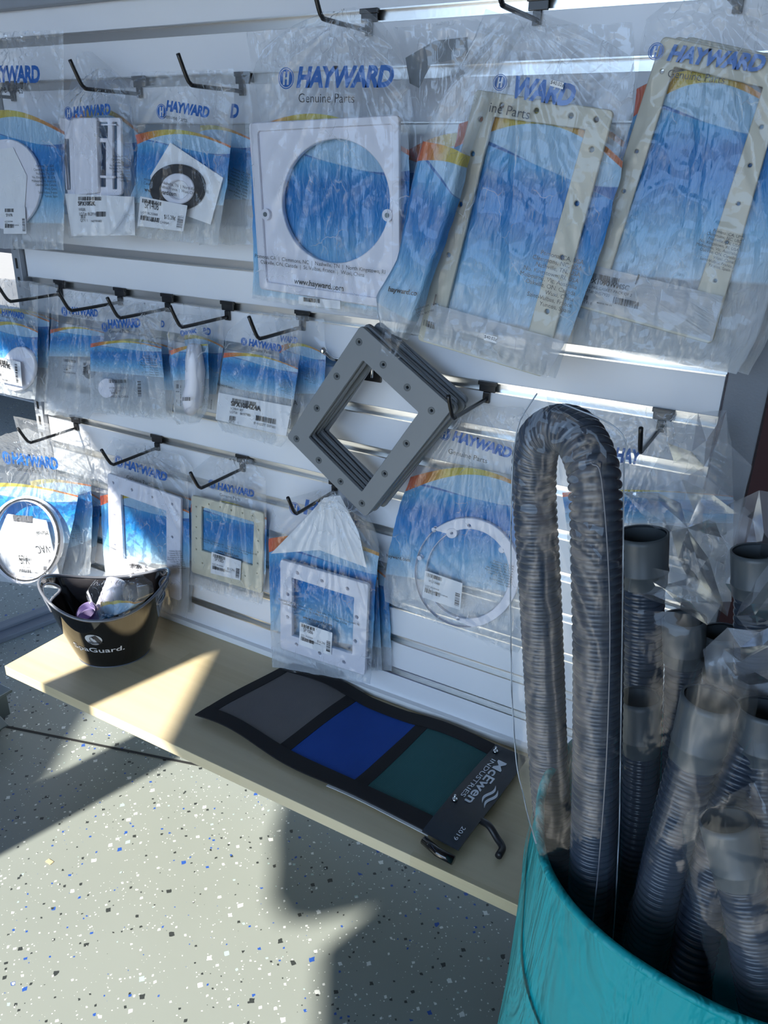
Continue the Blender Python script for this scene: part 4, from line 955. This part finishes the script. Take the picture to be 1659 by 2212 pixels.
def ribbon(name, th0, th1, z0, z1, wd=.014):
    V = []; N_ = 50
    for i in range(N_ + 1):
        f = i / N_; th = th0 + (th1 - th0) * f; z = (z0 + (z1 - z0) * f) / HZ
        V += [hpt(th, z, -.0035), hpt(th, z - wd / HZ, -.0035)]
    mesh(name, V, [(2 * i, 2 * i + 1, 2 * i + 3, 2 * i + 2) for i in range(N_)], M['teal'], bk, True)
ribbon('strap', PI * 1.03, PI * 1.62, .60, .40)
a = hpt(PI * 1.06, .97, -.003); ribbon('loop_tab', PI * 1.035, PI * 1.11, .645, .575, .010)

def hose_mesh(pts, r, pitch, name, parent, mat='hose'):
    path = smoothpath(pts, 60); L = [0]
    for a, b in zip(path, path[1:]): L.append(L[-1] + (b - a).length)
    step = pitch / 6; out = []; rad = []; i = 0; s = 0
    while s < L[-1]:
        while L[i + 1] < s: i += 1
        f = (s - L[i]) / (L[i + 1] - L[i]); out.append(path[i].lerp(path[i + 1], f)); ph = (s / pitch) % 1
        rad.append(r * (.83 + .17 * math.sqrt(abs(math.sin(PI * ph))))); s += step
    bm = bmesh.new(); tube(bm, out, rad, 32); return bm_obj(name, bm, M[mat], parent, True)
def cuff(p0, p1, r, parent):
    p0, p1 = Vector(p0), Vector(p1); bm = bmesh.new(); d = p1 - p0
    tube(bm, [p0, p0 + d * .25, p0 + d * .27, p0 + d * .30, p0 + d * .32, p0 + d * .9, p1, p1], [r * .96, r * .98, r * 1.03, r * 1.03, r, r * 1.04, r * 1.04, r * .94], 36, False)
    c_ = bm_obj('cuff', bm, M['cuff'], parent, True)
    bm = bmesh.new(); tube(bm, [p1 - d * .04, p0 + d * .1], [r * .93, r * .86], 36, False); bm_obj('inner_liner', bm, M['cuff'], c_, True); return c_
PZ = lambda px, py, Y: at(px, py, Y)
# hose A: folded double in a clear sleeve, the tall one
h1 = thing('pool_hose', 'tall grey ribbed hose bent double in a clear sleeve, left in the hamper', 'hose', (-.10, -.58, .4), 'grey ribbed hoses standing in the teal hamper')
fr_ = [PZ(1262, 2120, -.590), PZ(1275, 1950, -.600), PZ(1287, 1700, -.605), PZ(1292, 1450, -.605), PZ(1290, 1250, -.600), PZ(1287, 1090, -.595), PZ(1277, 1000, -.58), PZ(1243, 936, -.555), PZ(1195, 928, -.53), PZ(1160, 965, -.510), PZ(1154, 1060, -.500), PZ(1165, 1250, -.50), PZ(1175, 1450, -.50), PZ(1185, 1650, -.50), PZ(1205, 1900, -.50), PZ(1220, 2050, -.5)]
hose_mesh(fr_, .0215, .0076, 'hose_tube', h1)
def sleeve(rows, d, depth, parent, name, seed, amp=1.0, mat='sleeve', bulge=.01, res=.8, hang=None):
    sheet(name, rows, d, M[mat], parent, hang, bulge, amp * .6, seed, None, res, -1)
    rr = rowsY(rows); bm = bmesh.new()
    for a, b in (((0, 1), (2, 3)) if seed == 31 else ()): tube(bm, smoothpath([at(r[a], r[b], -d + .001) for r in rr], 3), .0006, 5)
    if seed == 31: bm_obj('sleeve_edge', bm, M['edge_film'], parent, True)
    else: bm.free()
    if depth: sheet('sleeve_back', rows, d - depth, M[mat], parent, None, bulge * .3, amp * .6, seed + 1, None, res * .6, 1) if 0 else None
sleeve([(1160, 850, 1215, 872), (1128, 890, 1300, 905), (1112, 950, 1352, 935), (1105, 1050, 1348, 1020), (1102, 1300, 1345, 1300), (1105, 1500, 1342, 1500), (1115, 1650, 1340, 1650), (1145, 1780, 1338, 1780), (1195, 1930, 1330, 1950), (1205, 2030, 1318, 2100)], .618, .09, h1, 'clear_sleeve', 31, 1.5, 'sleeve_clear', bulge=.014, hang=(1190, 1080))
a, b = PZ(1297, 1010, -.641), PZ(1302, 1300, -.643); bm = bmesh.new()
tube(bm, smoothpath([PZ(1278, 1000, -.640), PZ(1300, 1040, -.641), PZ(1317, 1300, -.643), PZ(1312, 1600, -.645), PZ(1295, 1850, -.645), PZ(1275, 2040, -.640)], 8), .0006, 6); bm_obj('seam', bm, M['rim_clear'], h1, True)
# hose B: behind, cuff top open
h2 = thing('pool_hose', 'grey hose with an open cuff standing at the back, right of the tall folded hose', 'hose', (-.02, -.45, .4), 'grey ribbed hoses standing in the teal hamper')
cuff(PZ(1388, 1260, -.43), PZ(1386, 1152, -.43), .0255, h2); hose_mesh([PZ(1370, 2000, -.43), PZ(1380, 1700, -.43), PZ(1386, 1450, -.43), PZ(1388, 1255, -.43)], .0225, .008, 'hose_tube', h2)
# hose C: dark cuff lower, same column in front
h3 = thing('pool_hose', 'grey hose with dark plain cuff, directly right of the tall folded hose', 'hose', (-.05, -.5, .4), 'grey ribbed hoses standing in the teal hamper')
cuff(PZ(1382, 1620, -.515), PZ(1380, 1505, -.515), .0195, h3); hose_mesh([PZ(1340, 2080, -.52), PZ(1362, 1880, -.52), PZ(1378, 1740, -.518), PZ(1382, 1610, -.515)], .0175, .0072, 'hose_tube', h3)
sleeve([(1340, 1310, 1510, 1322), (1340, 1400, 1518, 1400), (1342, 1500, 1490, 1510), (1342, 1650, 1455, 1640), (1338, 1800, 1430, 1800), (1330, 1960, 1400, 1960)], .545, .03, h3, 'clear_sleeve', 37, 1.4, 'sleeve_haze', bulge=.008)
# hose D: leaning, big open cuff
h4 = thing('pool_hose', 'leaning grey hose with a large open cuff inside a clear bag in the hamper', 'hose', (0, -.56, .4), 'grey ribbed hoses standing in the teal hamper')
cuff(PZ(1500, 1640, -.585), PZ(1535, 1510, -.58), .0225, h4)
hose_mesh([PZ(1385, 2125, -.60), PZ(1405, 2010, -.60), PZ(1440, 1850, -.60), PZ(1475, 1720, -.592), PZ(1500, 1635, -.585)], .0205, .0074, 'hose_tube', h4)
sleeve([(1510, 1420, 1600, 1410), (1488, 1470, 1640, 1480), (1470, 1560, 1625, 1600), (1440, 1700, 1560, 1720), (1400, 1830, 1500, 1860), (1350, 1990, 1465, 2010), (1332, 2080, 1440, 2120)], .625, .05, h4, 'clear_sleeve', 41, 1.8, 'sleeve_haze', bulge=.008)
# hose E: lower right
h5 = thing('pool_hose', 'grey ribbed hose low in the hamper between the two right hand cuffs', 'hose', (.03, -.6, .4), 'grey ribbed hoses standing in the teal hamper')
hose_mesh([PZ(1495, 2240, -.625), PZ(1488, 2130, -.625), PZ(1510, 2000, -.61), PZ(1545, 1850, -.59), PZ(1590, 1680, -.57), PZ(1640, 1560, -.55)], .0195, .0072, 'hose_tube', h5)
# hose F: front right
h6 = thing('pool_hose', 'grey hose with a dark open cuff wrapped in film at the lower right corner', 'hose', (.07, -.62, .4), 'grey ribbed hoses standing in the teal hamper')
cuff(PZ(1600, 1905, -.640), PZ(1570, 1770, -.635), .0205, h6)
hose_mesh([PZ(1665, 2260, -.645), PZ(1645, 2150, -.645), PZ(1622, 2000, -.645), PZ(1600, 1900, -.64)], .020, .0072, 'hose_tube', h6)
sleeve([(1560, 1700, 1640, 1680), (1490, 1740, 1690, 1740), (1470, 1800, 1700, 1800), (1480, 1900, 1710, 1900), (1520, 2050, 1720, 2050), (1560, 2240, 1730, 2240)], .668, .04, h6, 'clear_sleeve', 45, 1.8, 'sleeve_haze', bulge=.008)
# hose G: far right edge
h7 = thing('pool_hose', 'grey ribbed hose at the right picture edge, partly covered by a wrinkled clear sleeve', 'hose', (.1, -.58, .4), 'grey ribbed hoses standing in the teal hamper')
cuff(PZ(1640, 1640, -.56), PZ(1655, 1530, -.555), .022, h7); hose_mesh([PZ(1700, 2200, -.60), PZ(1680, 2000, -.59), PZ(1655, 1800, -.575), PZ(1640, 1630, -.56)], .0205, .0074, 'hose_tube', h7)
sleeve([(1630, 1600, 1760, 1590), (1620, 1700, 1760, 1700), (1640, 1850, 1770, 1850)], .61, .03, h7, 'clear_sleeve', 49, 1.6, 'sleeve_haze')
for px, py, Y, lb in ((1478, 1335, -.43, 'dark ribbed hose end at the back of the hamper below the star shaped film'), (1560, 1365, -.41, 'dark ribbed hose end at the back right of the hamper, near the upright'), (1632, 1190, -.44, 'tall dark hose at the right edge rising in front of the red wall')):
    hb = thing('pool_hose', lb, 'hose', (at(px, py, Y).x, Y, .4), 'grey ribbed hoses standing in the teal hamper')
    cuff(PZ(px - 2, py + 95, Y), PZ(px, py, Y), .021, hb); hose_mesh([PZ(px - 30, 1980, Y), PZ(px - 12, 1700, Y), PZ(px - 2, py + 90, Y)], .0185, .0074, 'hose_tube', hb)
# loose crumpled tops of clear bags
def crumple(t, label, fan, Y, seed, depth=.05, mat='film_loose', n=14):
    """loose film: flat folded facets between a gather point and a rim, in photo pixels"""
    (cx_, cy_), rim = fan; c = at(cx_, cy_, Y)
    rr = random.Random(seed); V = []; UV = []; F = []; m = len(rim)
    D = [depth * (rr.random() - .5) * .6 for _ in rim]; mids = []
    for k in range(m):                    # an inner ring of kinks between gather and rim
        f = .45 + .2 * rr.random(); q = lerp2((cx_, cy_), lerp2(rim[k], rim[(k + 1) % m], .3 + .4 * rr.random()), f); mids.append((q, depth * .6 * (rr.random() - .5)))
    def pt(q, dd): return at(q[0], q[1], Y) + Vector((0, dd, 0))
    tris = []
    C0 = pt((cx_, cy_), 0)
    for k in range(m):
        a, b = pt(rim[k], D[k]), pt(rim[(k + 1) % m], D[(k + 1) % m]); q = pt(*mids[k]); q2 = pt(*mids[(k + 1) % m])
        tris += [(a, b, q), (C0, q, q2), (q, b, q2)]
    N_ = 7
    for A, B, Q in tris:                  # subdivide each facet a little and let it buckle
        idx = {}
        for i in range(N_ + 1):
            for j in range(N_ + 1 - i):
                p = A + (B - A) * (i / N_) + (Q - A) * (j / N_)
                p = p + Vector((0, .0035 * noise.noise(p * 38 + Vector((seed, 0, 0))), 0)); idx[i, j] = len(V); V.append(p); UV.append((p.x * 2.2 + seed, p.z * 2.2))
        for i in range(N_):
            for j in range(N_ - i):
                F.append((idx[i, j], idx[i + 1, j], idx[i, j + 1]))
                if i + j < N_ - 1: F.append((idx[i + 1, j], idx[i + 1, j + 1], idx[i, j + 1]))
    o = mesh('bag_top', V, F, M[mat], t, True, UV); o['label'] = label; return o
crumple(h2, 'star shaped gather of clear film above the open grey cuff', ((1485, 1140), [(1350, 1060), (1420, 1065), (1500, 1005), (1545, 1050), (1620, 1110), (1600, 1220), (1575, 1320), (1500, 1290), (1382, 1225), (1425, 1145)]), -.40, 3, .05)
crumple(h2, 'tall clear bag corner rising in front of the white panel at right', ((1520, 1010), [(1380, 1060), (1440, 960), (1505, 895), (1565, 893), (1570, 960), (1622, 1015), (1600, 1100), (1500, 1110)]), -.30, 5, .05)
crumple(h3, 'folded clear film corner beside the open cuff, low and flat', ((1430, 1270), [(1365, 1240), (1380, 1228), (1435, 1225), (1500, 1250), (1560, 1300), (1530, 1345), (1450, 1318), (1358, 1275)]), -.45, 8, .03)
crumple(h7, 'clear bag top at the right picture edge beside the dark red wall', ((1640, 1200), [(1570, 1090), (1640, 1060), (1710, 1080), (1720, 1250), (1690, 1340), (1610, 1330), (1570, 1250)]), -.42, 11, .06)
crumple(h4, 'wide crumpled clear bag at right above the leaning hose cuff', ((1600, 1430), [(1520, 1400), (1570, 1360), (1640, 1370), (1720, 1330), (1730, 1480), (1690, 1540), (1600, 1520), (1530, 1460)]), -.52, 13, .04)
crumple(h7, 'clear bag with a pale sheet leaning at the right edge of the picture', ((1650, 1300), [(1590, 1330), (1640, 1220), (1700, 1180), (1740, 1300), (1720, 1420), (1640, 1400)]), -.46, 17, .03)
